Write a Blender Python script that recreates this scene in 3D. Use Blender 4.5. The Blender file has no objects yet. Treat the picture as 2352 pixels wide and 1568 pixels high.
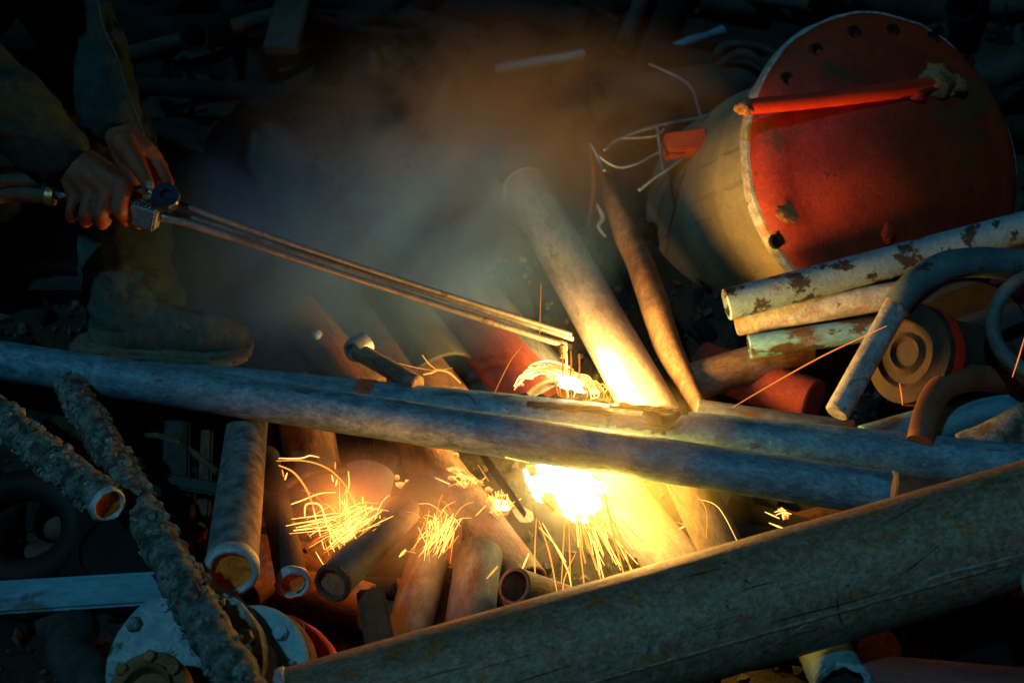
import bpy, bmesh, math, random
from mathutils import Vector, Matrix, Quaternion, noise
random.seed(7)
R = math.radians
scn = bpy.context.scene
C = scn.collection

# ------------------------------------------------------------------ camera, sky, sun, exposure
CAM_H, PITCH, TANH = 1.40, R(28), 0.40
FW = Vector((0, math.cos(PITCH), -math.sin(PITCH)))
UP = Vector((0, math.sin(PITCH), math.cos(PITCH)))
CAM = Vector((0, 0, CAM_H))
cam_d = bpy.data.cameras.new('camera')
cam_d.sensor_width = 36.0
cam_d.lens = 18.0 / TANH
cam_d.clip_start = 0.05
cam_d.clip_end = 200
cam_d.dof.use_dof = True
cam_d.dof.focus_distance = 1.88
cam_d.dof.aperture_fstop = 4.5
cam = bpy.data.objects.new('camera', cam_d)
cam.location = CAM
cam.rotation_euler = (R(90) - PITCH, 0, 0)
C.objects.link(cam)
scn.camera = cam

SUN_ELEV, SUN_AZ = R(52), R(-28)          # from above, behind and left of the camera
world = bpy.data.worlds.new('World')
scn.world = world
world.use_nodes = True
wn = world.node_tree
bg = wn.nodes['Background']
sky = wn.nodes.new('ShaderNodeTexSky')
sky.sky_type = 'NISHITA'
sky.sun_disc = False
sky.sun_elevation = SUN_ELEV
sky.sun_rotation = R(180) + SUN_AZ
wn.links.new(sky.outputs[0], bg.inputs[0])
bg.inputs[1].default_value = 0.0006

sun_d = bpy.data.lights.new('sun', 'SUN')
sun_d.energy = 0.72
sun_d.angle = R(1.5)
sun_d.color = (0.19, 0.64, 0.95)
sun = bpy.data.objects.new('sun', sun_d)
sdir = Vector((-math.sin(SUN_AZ) * math.cos(SUN_ELEV), math.cos(SUN_AZ) * math.cos(SUN_ELEV), -math.sin(SUN_ELEV)))
sun.rotation_euler = sdir.to_track_quat('-Z', 'Y').to_euler()
C.objects.link(sun)

scn.view_settings.view_transform = 'Standard'
scn.view_settings.look = 'None'
scn.view_settings.exposure = 0.0
scn.view_settings.gamma = 1.0
scn.view_settings.use_curve_mapping = False
scn.cycles.max_bounces = 6
scn.cycles.volume_bounces = 1
scn.cycles.volume_step_rate = 2.0
scn.cycles.sample_clamp_indirect = 2.0
scn.cycles.use_denoising = True

# ------------------------------------------------------------------ helpers
def P(u, v, d):
    """a point seen at (u, v) of a 2352 x 1568 picture, d metres along the view axis"""
    return CAM + d * (FW + Vector((1, 0, 0)) * ((u - 1176) / 1176 * TANH) + UP * ((784 - v) / 1176 * TANH))
def M(px, d):                              # pixels -> metres at depth d
    return px / 1176 * TANH * d
def sstep(a, b, x):
    t = max(0.0, min(1.0, (x - a) / (b - a)))
    return t * t * (3 - 2 * t)
BOOT = P(360, 826, 2.30)
def ground_h(x, y):
    h = 0.02 + 0.10 * sstep(1.55, 2.1, y) + 0.20 * sstep(2.2, 3.0, y) + 0.18 * sstep(3.0, 4.4, y)
    h += 0.0 if y > 9 else 0.035 * noise.noise(Vector((x * 2.3, y * 2.3, 3)))
    q = math.exp(-(((x - BOOT.x) / .42) ** 2 + ((y - BOOT.y - .09) / .10) ** 2) ** 2)
    return h * (1 - q) + (BOOT.z - .07) * q

def tag(o, label=None, cat=None, group=None, kind=None):
    if label: o['label'] = label
    if cat: o['category'] = cat
    if group: o['group'] = group
    if kind: o['kind'] = kind
    return o
def link(name, me, mat=None, parent=None, loc=None, mw=None, smooth=35):
    if mat is not None: me.materials.append(mat)
    if smooth:
        me.shade_smooth()
        me.set_sharp_from_angle(angle=R(smooth))
    o = bpy.data.objects.new(name, me)
    C.objects.link(o)
    if parent is not None:
        o.parent = parent
        if mw is not None: o.matrix_local = parent_mw(parent).inverted() @ mw
    elif mw is not None: o.matrix_world = mw
    if loc is not None: o.location = loc
    return o
_MW = {}
def parent_mw(p):
    m = p.matrix_basis.copy()
    while p.parent is not None:
        p = p.parent
        m = p.matrix_basis @ m
    return m
def empty(name, loc, label, cat, group=None):
    o = bpy.data.objects.new(name, None)
    o.empty_display_size = .05
    C.objects.link(o)
    o.location = loc
    return tag(o, label, cat, group)
def frame(a, dirv, up=Vector((0, 0, 1))):
    """matrix at a whose z runs along dirv and whose x is as near `up` as can be"""
    z = dirv.normalized()
    x = up - z * up.dot(z)
    if x.length < 1e-4: x = Vector((0, -1, 0)) - z * (-z.y)
    x.normalize()
    y = z.cross(x)
    m = Matrix((x, y, z)).transposed().to_4x4()
    m.translation = a
    return m
def lathe_mesh(name, prof, seg=32, closed=True, lump=0, lscale=14, seed=0, drop=None, dent=None):
    vs, fs = [], []
    n = len(prof)
    for (r, z) in prof:
        for k in range(seg):
            t = 2 * math.pi * k / seg
            rr = r
            if lump and r > 1e-5:
                p = Vector((math.cos(t) * r, math.sin(t) * r, z)) * lscale + Vector((seed * 7.3, seed, 0))
                rr = r + lump * (noise.noise(p) + .5 * noise.noise(p * 2.3))
            if dent: rr = dent(rr, t, z)
            vs.append((rr * math.cos(t), rr * math.sin(t), z))
    last = n if closed else n - 1
    for i in range(last):
        j = (i + 1) % n
        for k in range(seg):
            l = (k + 1) % seg
            if drop and drop(prof[i], prof[j], 2 * math.pi * (k + .5) / seg): continue
            fs.append((i * seg + k, i * seg + l, j * seg + l, j * seg + k))
    me = bpy.data.meshes.new(name)
    me.from_pydata(vs, [], fs)
    bm = bmesh.new(); bm.from_mesh(me)
    bmesh.ops.remove_doubles(bm, verts=bm.verts, dist=1e-6)
    bmesh.ops.recalc_face_normals(bm, faces=bm.faces)
    bm.to_mesh(me); bm.free()
    return me
def pipe_prof(r, L, wall, n=24, bev=.002):
    ri = max(r - wall, r * .2)
    pr = [(r - bev, 0)] + [(r, bev + (L - 2 * bev) * i / n) for i in range(n + 1)] + [(r - bev, L)]
    pr += [(ri, L)] + [(ri, L - L * i / 6) for i in range(1, 7)]
    return pr
def disc_mesh(name, r, rough=.004, seg=36, rings=7, seed=0):
    vs, fs = [(0, 0, rough * noise.noise(Vector((seed, 1, 2))))], []
    for i in range(1, rings + 1):
        for k in range(seg):
            t = 2 * math.pi * k / seg
            q = r * i / rings
            p = Vector((q * math.cos(t), q * math.sin(t), seed))
            vs.append((p.x, p.y, rough * noise.noise(p * 60) + rough * 1.4 * noise.noise(p * 22)))
    for k in range(seg):
        fs.append((0, 1 + k, 1 + (k + 1) % seg))
    for i in range(rings - 1):
        for k in range(seg):
            l = (k + 1) % seg
            fs.append((1 + i * seg + k, 1 + (i + 1) * seg + k, 1 + (i + 1) * seg + l, 1 + i * seg + l))
    me = bpy.data.meshes.new(name); me.from_pydata(vs, [], fs)
    return me
def smooth_path(pts, rad, sub=6):
    """Catmull-Rom through the points"""
    out, ro = [], []
    n = len(pts)
    for i in range(n - 1):
        p0, p1, p2, p3 = pts[max(i - 1, 0)], pts[i], pts[i + 1], pts[min(i + 2, n - 1)]
        for s in range(sub):
            t = s / sub
            out.append(.5 * ((2 * p1) + (p2 - p0) * t + (2 * p0 - 5 * p1 + 4 * p2 - p3) * t * t + (3 * p1 - p0 - 3 * p2 + p3) * t ** 3))
            ro.append(rad[i] * (1 - t) + rad[i + 1] * t)
    out.append(pts[-1]); ro.append(rad[-1])
    return out, ro
def sweep_data(pts, rad, seg=12, flat=1.0, lump=0, lscale=20, cap=True, wall=0):
    vs, fs = [], []
    n = len(pts)
    t0 = (pts[1] - pts[0]).normalized()
    x = Vector((0, 0, 1)) - t0 * t0.z
    if x.length < .05: x = Vector((1, 0, 0)) - t0 * t0.x
    x.normalize()
    for i in range(n):
        t = (pts[min(i + 1, n - 1)] - pts[max(i - 1, 0)]).normalized()
        x = (x - t * x.dot(t)).normalized()
        y = t.cross(x)
        for k in range(seg):
            a = 2 * math.pi * k / seg
            r = rad[i]
            v = x * math.cos(a) * r + y * math.sin(a) * r * flat
            if lump: v *= 1 + lump / max(r, 1e-4) * noise.noise((pts[i] + v) * lscale)
            vs.append(pts[i] + v)
    for i in range(n - 1):
        for k in range(seg):
            l = (k + 1) % seg
            fs.append((i * seg + k, i * seg + l, (i + 1) * seg + l, (i + 1) * seg + k))
    if cap:
        fs.append(tuple(range(seg - 1, -1, -1)))
        fs.append(tuple((n - 1) * seg + k for k in range(seg)))
    return vs, fs
def mesh_from(name, parts, origin):
    vs, fs = [], []
    for v, f in parts:
        o = len(vs)
        vs += [tuple(Vector(p) - origin) for p in v]
        fs += [tuple(i + o for i in q) for q in f]
    me = bpy.data.meshes.new(name); me.from_pydata(vs, [], fs)
    return me
def tube(name, pts, rad, mat, parent=None, seg=16, sub=6, flat=1.0, lump=0, lscale=20, smoothp=True):
    """bent solid rod or hose through points"""
    if not isinstance(rad, (list, tuple)): rad = [rad] * len(pts)
    if smoothp and len(pts) > 2: pts, rad = smooth_path(pts, rad, sub)
    o0 = pts[0].copy()
    me = mesh_from(name, [sweep_data(pts, rad, seg, flat, lump, lscale)], o0)
    if parent is None: return link(name, me, mat, mw=Matrix.Translation(o0))
    return link(name, me, mat, parent, mw=Matrix.Translation(o0))
def box_mesh(name, sx, sy, sz, bev=.004, segs=2, rough=0, cuts=0):
    bm = bmesh.new()
    bmesh.ops.create_cube(bm, size=1)
    bmesh.ops.scale(bm, vec=(sx, sy, sz), verts=bm.verts)
    if cuts: bmesh.ops.subdivide_edges(bm, edges=[e for e in bm.edges if abs(e.verts[0].co.z - e.verts[1].co.z) > sz * .5], cuts=cuts, use_grid_fill=True)
    if rough:
        for v in bm.verts: v.co += Vector([rough * noise.noise(v.co * 9 + Vector((k * 9, 0, 0))) for k in range(3)])
    if bev: bmesh.ops.bevel(bm, geom=bm.edges, offset=bev, segments=segs, affect='EDGES', clamp_overlap=True)
    me = bpy.data.meshes.new(name); bm.to_mesh(me); bm.free()
    return me

# ------------------------------------------------------------------ materials
def mat_new(name):
    m = bpy.data.materials.new(name); m.use_nodes = True
    nt = m.node_tree
    return m, nt, nt.nodes['Principled BSDF']
def metal(name, c1, c2, c3, rust=.5, chip=None, chip_amt=.5, scale=9, stretch=1.0, rough=.55, metallic=.15, bump=.25, streak=.0, speck=.3, rings=0, spec=.4, chip_scale=18):
    """weathered steel: two tones, rust patches, optional paint chips, scratches along z, fine relief"""
    m, nt, b = mat_new(name)
    N, L = nt.nodes.new, nt.links.new
    tc, oi = N('ShaderNodeTexCoord'), N('ShaderNodeObjectInfo')
    off = N('ShaderNodeVectorMath'); off.operation = 'MULTIPLY_ADD'
    comb = N('ShaderNodeCombineXYZ')
    for k in range(3): L(oi.outputs['Random'], comb.inputs[k])
    off.inputs[1].default_value = (13.1, 7.7, 9.3)
    L(comb.outputs[0], off.inputs[0]); L(tc.outputs['Object'], off.inputs[2])
    mp = N('ShaderNodeMapping'); mp.inputs['Scale'].default_value = (1, 1, stretch)
    L(off.outputs[0], mp.inputs['Vector'])
    def nz(sc, det, ro, vec=None, dist=0):
        n = N('ShaderNodeTexNoise'); n.inputs['Scale'].default_value = sc; n.inputs['Detail'].default_value = det
        n.inputs['Roughness'].default_value = ro; n.inputs['Distortion'].default_value = dist
        L((vec or mp).outputs[0], n.inputs['Vector']); return n.outputs['Fac']
    def ramp(f, lo, hi):
        r = N('ShaderNodeMapRange'); r.inputs[1].default_value = lo; r.inputs[2].default_value = hi
        r.interpolation_type = 'SMOOTHSTEP'
        L(f, r.inputs[0]); return r.outputs[0]
    def mix(f, a, bb, mode='MIX', fac=None):
        x = N('ShaderNodeMix'); x.data_type = 'RGBA'; x.blend_type = mode
        if fac is not None: x.inputs[0].default_value = fac
        else: L(f, x.inputs[0])
        for s, i in ((a, 6), (bb, 7)):
            if isinstance(s, tuple): x.inputs[i].default_value = (*s, 1)
            else: L(s, x.inputs[i])
        return x.outputs[2]
    big = nz(scale, 9, .68)
    col = mix(ramp(big, .36, .64), c1, c2)
    rz = nz(scale * .55, 12, .72, dist=.4)
    rmask = ramp(rz, .72 - rust * .4, .80 - rust * .36)
    hgt = rz
    if chip is not None:
        cz = nz(chip_scale, 10, .7)
        cm = ramp(cz, .68 - chip_amt * .3, .70 - chip_amt * .3)
        col = mix(cm, col, chip)
        hgt = cm
    col = mix(rmask, col, c3)
    fine = nz(170, 4, .8)
    val = ramp(fine, .25, .75)
    vm = N('ShaderNodeMapRange'); vm.inputs[3].default_value = 1 - speck; vm.inputs[4].default_value = 1 + speck
    L(val, vm.inputs[0])
    hs = N('ShaderNodeHueSaturation'); L(col, hs.inputs['Color']); L(vm.outputs[0], hs.inputs['Value'])
    col = hs.outputs[0]
    if streak:
        sm = N('ShaderNodeMapping'); sm.inputs['Scale'].default_value = (46, 46, 1.3)
        L(off.outputs[0], sm.inputs['Vector'])
        s = nz(1, 5, .6, sm)
        col = mix(ramp(s, .60, .70), col, mix(None, col, (.10, .08, .06), 'MULTIPLY', streak))
        col = mix(ramp(s, .36, .30), col, mix(None, col, (.9, .95, 1.0), 'MIX', streak * .12))
    L(col, b.inputs['Base Color'])
    rr = N('ShaderNodeMapRange'); rr.inputs[3].default_value = rough - .14; rr.inputs[4].default_value = rough + .22
    L(big, rr.inputs[0]); L(rr.outputs[0], b.inputs['Roughness'])
    b.inputs['Metallic'].default_value = metallic
    b.inputs['Specular IOR Level'].default_value = spec
    bp = N('ShaderNodeBump'); bp.inputs['Strength'].default_value = bump; bp.inputs['Distance'].default_value = .004
    ad = N('ShaderNodeMath'); ad.operation = 'ADD'
    L(hgt, ad.inputs[0]); L(fine, ad.inputs[1]); hh = ad.outputs[0]
    if rings:
        w = N('ShaderNodeTexWave'); w.wave_type = 'BANDS'; w.bands_direction = 'Z'
        w.inputs['Scale'].default_value = rings; w.inputs['Distortion'].default_value = 2.5; w.inputs['Detail'].default_value = 3
        L(off.outputs[0], w.inputs['Vector'])
        a2 = N('ShaderNodeMath'); a2.operation = 'ADD'; L(hh, a2.inputs[0]); L(w.outputs['Fac'], a2.inputs[1]); hh = a2.outputs[0]
    L(hh, bp.inputs['Height']); L(bp.outputs[0], b.inputs['Normal'])
    return m
def glow(name, col, strength, col2=None, scale=30):
    m, nt, b = mat_new(name)
    N, L = nt.nodes.new, nt.links.new
    e = N('ShaderNodeEmission'); e.inputs[1].default_value = strength
    if col2:
        tc, n, mr, x = N('ShaderNodeTexCoord'), N('ShaderNodeTexNoise'), N('ShaderNodeMapRange'), N('ShaderNodeMix')
        n.inputs['Scale'].default_value = scale; n.inputs['Detail'].default_value = 5
        L(tc.outputs['Object'], n.inputs['Vector']); L(n.outputs['Fac'], mr.inputs[0])
        mr.inputs[1].default_value = .38; mr.inputs[2].default_value = .62
        x.data_type = 'RGBA'; x.inputs[6].default_value = (*col, 1); x.inputs[7].default_value = (*col2, 1)
        L(mr.outputs[0], x.inputs[0]); L(x.outputs[2], e.inputs[0])
    else: e.inputs[0].default_value = (*col, 1)
    L(e.outputs[0], nt.nodes['Material Output'].inputs['Surface'])
    return m

RUST = (.115, .042, .014)
galv = metal('galvanised_steel', (.065, .155, .205), (.14, .30, .375), (.075, .07, .045), rust=.37, scale=60, stretch=.55, streak=.6, rough=.5, metallic=.2, speck=.4, bump=.4, chip=(.03, .04, .04), chip_amt=.12, chip_scale=75)
galv_b = metal('spattered_galvanised_steel', (.065, .155, .205), (.14, .30, .375), (.085, .075, .05), rust=.36, chip=(.5, .60, .62), chip_amt=.07, chip_scale=85, scale=40, stretch=.6, streak=.5, rough=.5, metallic=.2, speck=.4, bump=.4)
big_pipe = metal('rust_bloomed_steel', (.23, .145, .078), (.35, .245, .165), (.42, .14, .035), rust=.48, chip=(.04, .035, .025), chip_amt=.16, chip_scale=80, scale=70, stretch=.8, streak=.45, rough=.48, metallic=.25, speck=.5, bump=.45)
crust = metal('mud_crusted_steel', (.035, .04, .028), (.22, .25, .22), (.10, .05, .022), rust=.42, scale=34, rough=.7, metallic=0, speck=.45, bump=1.0, chip=(.34, .37, .35), chip_amt=.1, chip_scale=30)
ringed = metal('ring_marked_steel', (.09, .10, .09), (.26, .30, .30), (.22, .09, .06), rust=.46, scale=40, rough=.58, metallic=.1, speck=.25, bump=.55, rings=38)
rim_m = metal('worn_pipe_rim', (.34, .42, .45), (.50, .56, .56), RUST, rust=.35, scale=40, rough=.45, metallic=.2, bump=.4)
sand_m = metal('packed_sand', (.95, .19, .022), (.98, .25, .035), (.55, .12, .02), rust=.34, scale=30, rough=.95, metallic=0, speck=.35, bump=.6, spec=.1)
rust_m = metal('rusty_steel', (.06, .04, .026), (.15, .08, .04), (.20, .07, .02), rust=.5, scale=34, rough=.75, metallic=0, speck=.3, bump=.5, streak=.3, stretch=.6)
lit_rust = metal('brown_scaled_steel', (.11, .07, .04), (.26, .165, .10), (.17, .07, .03), rust=.47, scale=30, rough=.7, metallic=.0, speck=.4, bump=.6, streak=.5, stretch=.4)
clean = metal('plain_grey_steel', (.22, .19, .155), (.36, .32, .27), (.19, .11, .06), rust=.42, scale=26, rough=.6, metallic=.1, speck=.3, bump=.35, streak=.5, stretch=.45)
dark = metal('falloff_dark_steel', (.006, .007, .008), (.015, .018, .018), (.020, .010, .004), rust=.45, scale=10, rough=.8, metallic=0, speck=.3, bump=.4, spec=.15)  # near-black base colour stands for light falling off towards the back
mid_dark = metal('dull_scrap_steel', (.024, .029, .027), (.052, .058, .052), (.05, .022, .008), rust=.46, scale=12, rough=.75, metallic=0, speck=.3, bump=.4, spec=.2, stretch=.5)  # background light falloff put partly into this darker base colour
slate = metal('blue_grey_plate', (.035, .045, .062), (.10, .125, .15), (.09, .045, .022), rust=.47, scale=30, rough=.7, metallic=0, speck=.22, bump=.3, streak=.4, stretch=.5)
pale_paint = metal('chipped_pale_paint', (.13, .25, .30), (.22, .34, .38), (.16, .08, .035), rust=.45, chip=(.035, .030, .022), chip_amt=.52, chip_scale=20, scale=12, rough=.65, metallic=0, speck=.2, bump=.5)
blue_paint = metal('flaked_blue_paint', (.12, .33, .42), (.18, .42, .50), (.10, .06, .03), rust=.45, chip=(.06, .045, .025), chip_amt=.62, chip_scale=22, scale=12, rough=.65, metallic=0, bump=.5, stretch=.4)
teal_paint = metal('teal_valve_paint', (.15, .36, .40), (.26, .48, .50), (.12, .07, .03), rust=.42, chip=(.05, .04, .03), chip_amt=.14, chip_scale=34, scale=24, rough=.62, metallic=0, speck=.2, bump=.4)
pale_teal = metal('grimy_pale_teal_paint', (.14, .24, .26), (.32, .44, .46), (.075, .07, .04), rust=.56, chip=(.05, .04, .025), chip_amt=.24, chip_scale=26, scale=22, rough=.65, metallic=0, speck=.25, bump=.5)
teal_pipe = metal('teal_painted_pipe', (.04, .15, .20), (.10, .30, .37), (.07, .06, .045), rust=.44, scale=30, stretch=.25, streak=1.0, rough=.5, metallic=.1, speck=.2, bump=.25)
deep_teal = metal('dark_teal_paint', (.05, .09, .095), (.09, .15, .155), (.04, .04, .03), rust=.4, chip=(.03, .03, .022), chip_amt=.3, scale=12, rough=.6, metallic=.05, bump=.4)
red_face = metal('red_lid_paint', (.36, .032, .003), (.22, .014, .002), (.13, .04, .01), rust=.47, chip=(.10, .025, .008), chip_amt=.20, chip_scale=12, scale=9, rough=.55, metallic=0, speck=.25, bump=.35)
red_bar = metal('scuffed_red_paint', (.60, .035, .008), (.50, .022, .006), (.34, .07, .02), rust=.24, scale=16, rough=.55, metallic=0, speck=.2, bump=.4)
red_chip = metal('flaking_red_paint', (.88, .030, .012), (.70, .022, .010), (.05, .03, .02), rust=.40, chip=(.045, .03, .022), chip_amt=.36, chip_scale=14, scale=10, rough=.5, metallic=0, bump=.6)
lid_edge = metal('pale_worn_lid_edge', (.20, .21, .19), (.38, .40, .38), (.32, .12, .035), rust=.46, chip=(.10, .06, .03), chip_amt=.16, chip_scale=45, scale=40, rough=.7, metallic=0, speck=.3, bump=.6)
red_pipe_m = metal('faded_red_pipe', (.17, .04, .028), (.24, .06, .045), (.10, .04, .025), rust=.42, scale=10, stretch=.4, rough=.6, metallic=0, speck=.25, bump=.35, streak=.4)
scab = metal('rust_scab', (.30, .12, .04), (.40, .20, .09), (.16, .06, .02), rust=.45, scale=40, rough=.9, metallic=0, speck=.4, bump=.9)
black_m = metal('black_rubber', (.008, .009, .010), (.016, .017, .018), (.02, .014, .01), rust=.3, scale=12, rough=.6, metallic=0, bump=.2, spec=.25)
hole_m = metal('dark_bolt_hole', (.012, .010, .008), (.02, .016, .012), (.03, .015, .008), rust=.3, scale=12, rough=.9, metallic=0, bump=.2, spec=.1)
char = metal('charred_steel', (.010, .009, .008), (.030, .026, .022), (.05, .028, .012), rust=.33, scale=34, rough=.85, metallic=0, bump=.9, speck=.4)
wire_m = metal('pale_wire', (.12, .17, .20), (.20, .26, .29), (.12, .08, .05), rust=.35, scale=40, rough=.5, metallic=.2, bump=.2)
brass = metal('worn_brass', (.42, .26, .07), (.52, .34, .10), (.16, .09, .03), rust=.36, scale=40, rough=.38, metallic=.7, bump=.2, spec=.5)
chrome = metal('scratched_steel', (.30, .32, .33), (.42, .44, .45), (.10, .08, .06), rust=.35, scale=60, rough=.32, metallic=.7, bump=.3, spec=.5)
torch_m = metal('torch_tube_steel', (.26, .27, .25), (.36, .36, .33), (.16, .10, .05), rust=.35, scale=30, rough=.35, metallic=.5, bump=.15, streak=.4)
blue_knob = metal('blue_knob_plastic', (.008, .026, .05), (.012, .04, .075), (.01, .02, .04), rust=.3, scale=30, rough=.3, metallic=0, bump=.1, spec=.5)
yellow_m = metal('yellow_knob_plastic', (.60, .40, .03), (.70, .50, .05), (.4, .25, .03), rust=.3, scale=30, rough=.4, metallic=0, bump=.1)
hose_m = metal('grimy_hose_rubber', (.05, .045, .032), (.085, .08, .06), (.06, .035, .02), rust=.4, scale=30, rough=.6, metallic=0, bump=.3)
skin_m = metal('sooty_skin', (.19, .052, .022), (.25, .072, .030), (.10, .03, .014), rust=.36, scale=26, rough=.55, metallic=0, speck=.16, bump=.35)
nail_m = metal('fingernail', (.36, .22, .17), (.42, .27, .2), (.2, .1, .06), rust=.3, scale=60, rough=.4, metallic=0, bump=.1)
jacket_m = metal('dark_work_cloth', (.015, .036, .036), (.026, .052, .050), (.016, .026, .024), rust=.4, scale=22, rough=.95, metallic=0, speck=.3, bump=.5, spec=.1)
trouser_m = metal('dusty_trouser_cloth', (.030, .060, .052), (.052, .090, .072), (.026, .040, .030), rust=.4, scale=18, rough=.95, metallic=0, speck=.3, bump=.5, spec=.1)
boot_m = metal('muddy_boot_leather', (.05, .06, .04), (.085, .095, .06), (.07, .05, .02), rust=.42, scale=26, rough=.75, metallic=0, speck=.3, bump=.6, spec=.25)
sole_m = metal('caked_boot_sole', (.09, .10, .065), (.15, .155, .10), (.08, .07, .04), rust=.42, scale=44, rough=.9, metallic=0, speck=.4, bump=.9)
hair_m = metal('dark_hair', (.012, .010, .008), (.02, .017, .014), (.012, .01, .008), rust=.3, scale=60, rough=.6, metallic=0, bump=.6)
dirt = metal('oily_dirt', (.022, .022, .016), (.045, .042, .030), (.055, .026, .010), rust=.42, scale=7, rough=.95, metallic=0, speck=.6, bump=.9, chip=(.10, .11, .10), chip_amt=.02, chip_scale=70, spec=.1)
gravel_m = metal('rust_flake_gravel', (.04, .035, .022), (.10, .10, .085), (.10, .045, .012), rust=.45, scale=30, rough=.9, metallic=0, speck=.5, bump=.8)

# ------------------------------------------------------------------ pipe builders
def pipe(label, a, b, rpx=None, r=None, mat=galv, wall=.006, cat='pipe', group=None, name='pipe', lump=0, lscale=14, seg=40, n=24, dent=None, drop=None, up=Vector((0, 0, 1)), solid=False):
    """straight steel tube between two (u, v, depth) points; its own z runs along it"""
    A, B = P(*a), P(*b)
    if r is None: r = M(rpx, a[2])
    L = (B - A).length
    if solid:
        pr = [(0, 0), (r - .003, 0)] + [(r, .003 + (L - .006) * i / n) for i in range(n + 1)] + [(r - .003, L), (0, L)]
        me = lathe_mesh(name, pr, seg, closed=False, lump=lump, lscale=lscale, seed=random.random() * 50, dent=dent, drop=drop)
    else:
        me = lathe_mesh(name, pipe_prof(r, L, wall, n), seg, True, lump, lscale, random.random() * 50, drop, dent)
    o = link(name, me, mat, mw=frame(A, B - A, up))
    tag(o, label, cat, group)
    o['_r'] = r; o['_l'] = L
    return o
def pipe_fill(o, end=0, depth=.012, mat=sand_m, name='sand_fill', rough=.004, wall=.006):
    """what is packed in a pipe's mouth: end 0 or the far end"""
    r, L = o['_r'], o['_l']
    me = disc_mesh(name, r - wall + .0008, rough, seed=random.random() * 40)
    c = link(name, me, mat, o, smooth=60)
    c.location = (0, 0, depth if end == 0 else L - depth)
    if end == 0: c.rotation_euler = (math.pi, 0, 0)
    return c
def pipe_rim(o, end=0, w=.008, mat=rim_m, wall=.006, lump=.0012, proud=.0012):
    r, L = o['_r'], o['_l']
    pr = [(r + proud, w), (r + proud * 1.2, .003), (r - .001, -.003), (r - wall * .5, -.0042), (r - wall + .0005, -.003), (r - wall - .0006, .002), (r - wall - .0006, w), (r - .001, w * 1.2)]
    me = lathe_mesh('rim', pr, 48, True, lump, 60, random.random() * 40)
    c = link('rim', me, mat, o, smooth=60)
    if end: c.rotation_euler = (math.pi, 0, 0); c.location = (0, 0, L)
    return c
def disc_thing(label, c, nrm, prof, mat, cat='flange', name='flange', seg=56, lump=0, lscale=14, group=None):
    """turned part whose axis is nrm (world), base at c (world)"""
    me = lathe_mesh(name, prof, seg, False, lump, lscale, random.random() * 40)
    o = link(name, me, mat, mw=frame(c, nrm))
    return tag(o, label, cat, group)
def bolts(o, n, r, z, size, mat, phase=0, name='bolt', skip=()):
    head = lathe_mesh(name, [(0, size * .9), (size * .82, size * .9), (size, size * .7), (size, -.004)], 6, False)
    head.materials.append(mat); head.shade_flat()
    for k in range(n):
        if k in skip: continue
        t = 2 * math.pi * k / n + phase
        c = bpy.data.objects.new(name, head); C.objects.link(c); c.parent = o
        c.location = (r * math.cos(t), r * math.sin(t), z); c.rotation_euler = (0, 0, t * 2.7)
CAMV = lambda x, y, z: (Vector((1, 0, 0)) * x + UP * y - FW * z)     # right, up, towards the viewer

# ------------------------------------------------------------------ ground
def build_ground():
    vs, fs = [], []
    xs = [-60, -20, -8] + [-3 + 6 * i / 130 for i in range(131)] + [8, 20, 60]
    ys = [-40, -10, -2] + [.4 + 5.6 * i / 130 for i in range(131)] + [9, 20, 80]
    for y in ys:
        for x in xs:
            p = Vector((x * 9, y * 9, 0))
            vs.append((x, y, ground_h(x, y) + .012 * noise.noise(p) + .008 * noise.noise(p * 3.1)))
    n = len(xs)
    for j in range(len(ys) - 1):
        for i in range(n - 1):
            fs.append((j * n + i, j * n + i + 1, (j + 1) * n + i + 1, (j + 1) * n + i))
    me = bpy.data.meshes.new('ground'); me.from_pydata(vs, [], fs)
    tag(link('ground', me, dirt, smooth=80), 'oily dark dirt ground under the scrap heap', kind='structure')
build_ground()
def build_gravel():
    parts = []
    for i in range(3800):
        x, y = random.uniform(-1.1, 1.5), random.uniform(.95, 2.6)
        s = random.choice((.003, .004, .006, .009, .014)) * random.uniform(.7, 1.3)
        c = Vector((x, y, ground_h(x, y) + .01 + s * .3))
        q = Quaternion((random.random() - .5, random.random() - .5, random.random() - .5, random.random() - .5)).normalized()
        pts = [c + q @ Vector(v) * s for v in ((1, 0, 0), (-.8, .2, 0), (0, 1, .1), (.1, -.9, 0), (0, 0, .5), (0, .1, -.5))]
        parts.append((pts, [(0, 2, 4), (2, 1, 4), (1, 3, 4), (3, 0, 4), (2, 0, 5), (1, 2, 5), (3, 1, 5), (0, 3, 5)]))
    o = link('gravel', mesh_from('gravel', parts, Vector()), gravel_m, smooth=0)
    tag(o, 'rust flakes and grit strewn over the dirt', kind='stuff')
build_gravel()

# ------------------------------------------------------------------ the long pair of pipes and the big foreground pipe
pA = pipe('long grey galvanised pipe crossing the heap in front, its left end under the boot side', (-260, 789, 2.30), (2056, 1137, 1.96), r=.0352, mat=galv, n=60,
          dent=lambda r, t, z: r + .0006 * noise.noise(Vector((t * 2, z * 9, 1))))
pipe_rim(pA, 1)
UPB = Vector((0, 0, 1))
def cut_dent(r, t, z):
    return r + .0007 * noise.noise(Vector((math.cos(t) * 2, math.sin(t) * 2, z * 10)))
B0, B1 = (330, 868, 2.30), (2640, 1101, 2.00)
LB = (P(*B1) - P(*B0)).length
def zB(u):                                   # metres along pipe B where it passes picture column u
    a, b = P(*B0), P(*B1)
    best = min(range(2001), key=lambda i: abs(((a.lerp(b, i / 2000) - CAM).dot(Vector((1, 0, 0))) / (a.lerp(b, i / 2000) - CAM).dot(FW)) - (u - 1176) / 1176 * TANH))
    return LB * best / 2000
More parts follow.
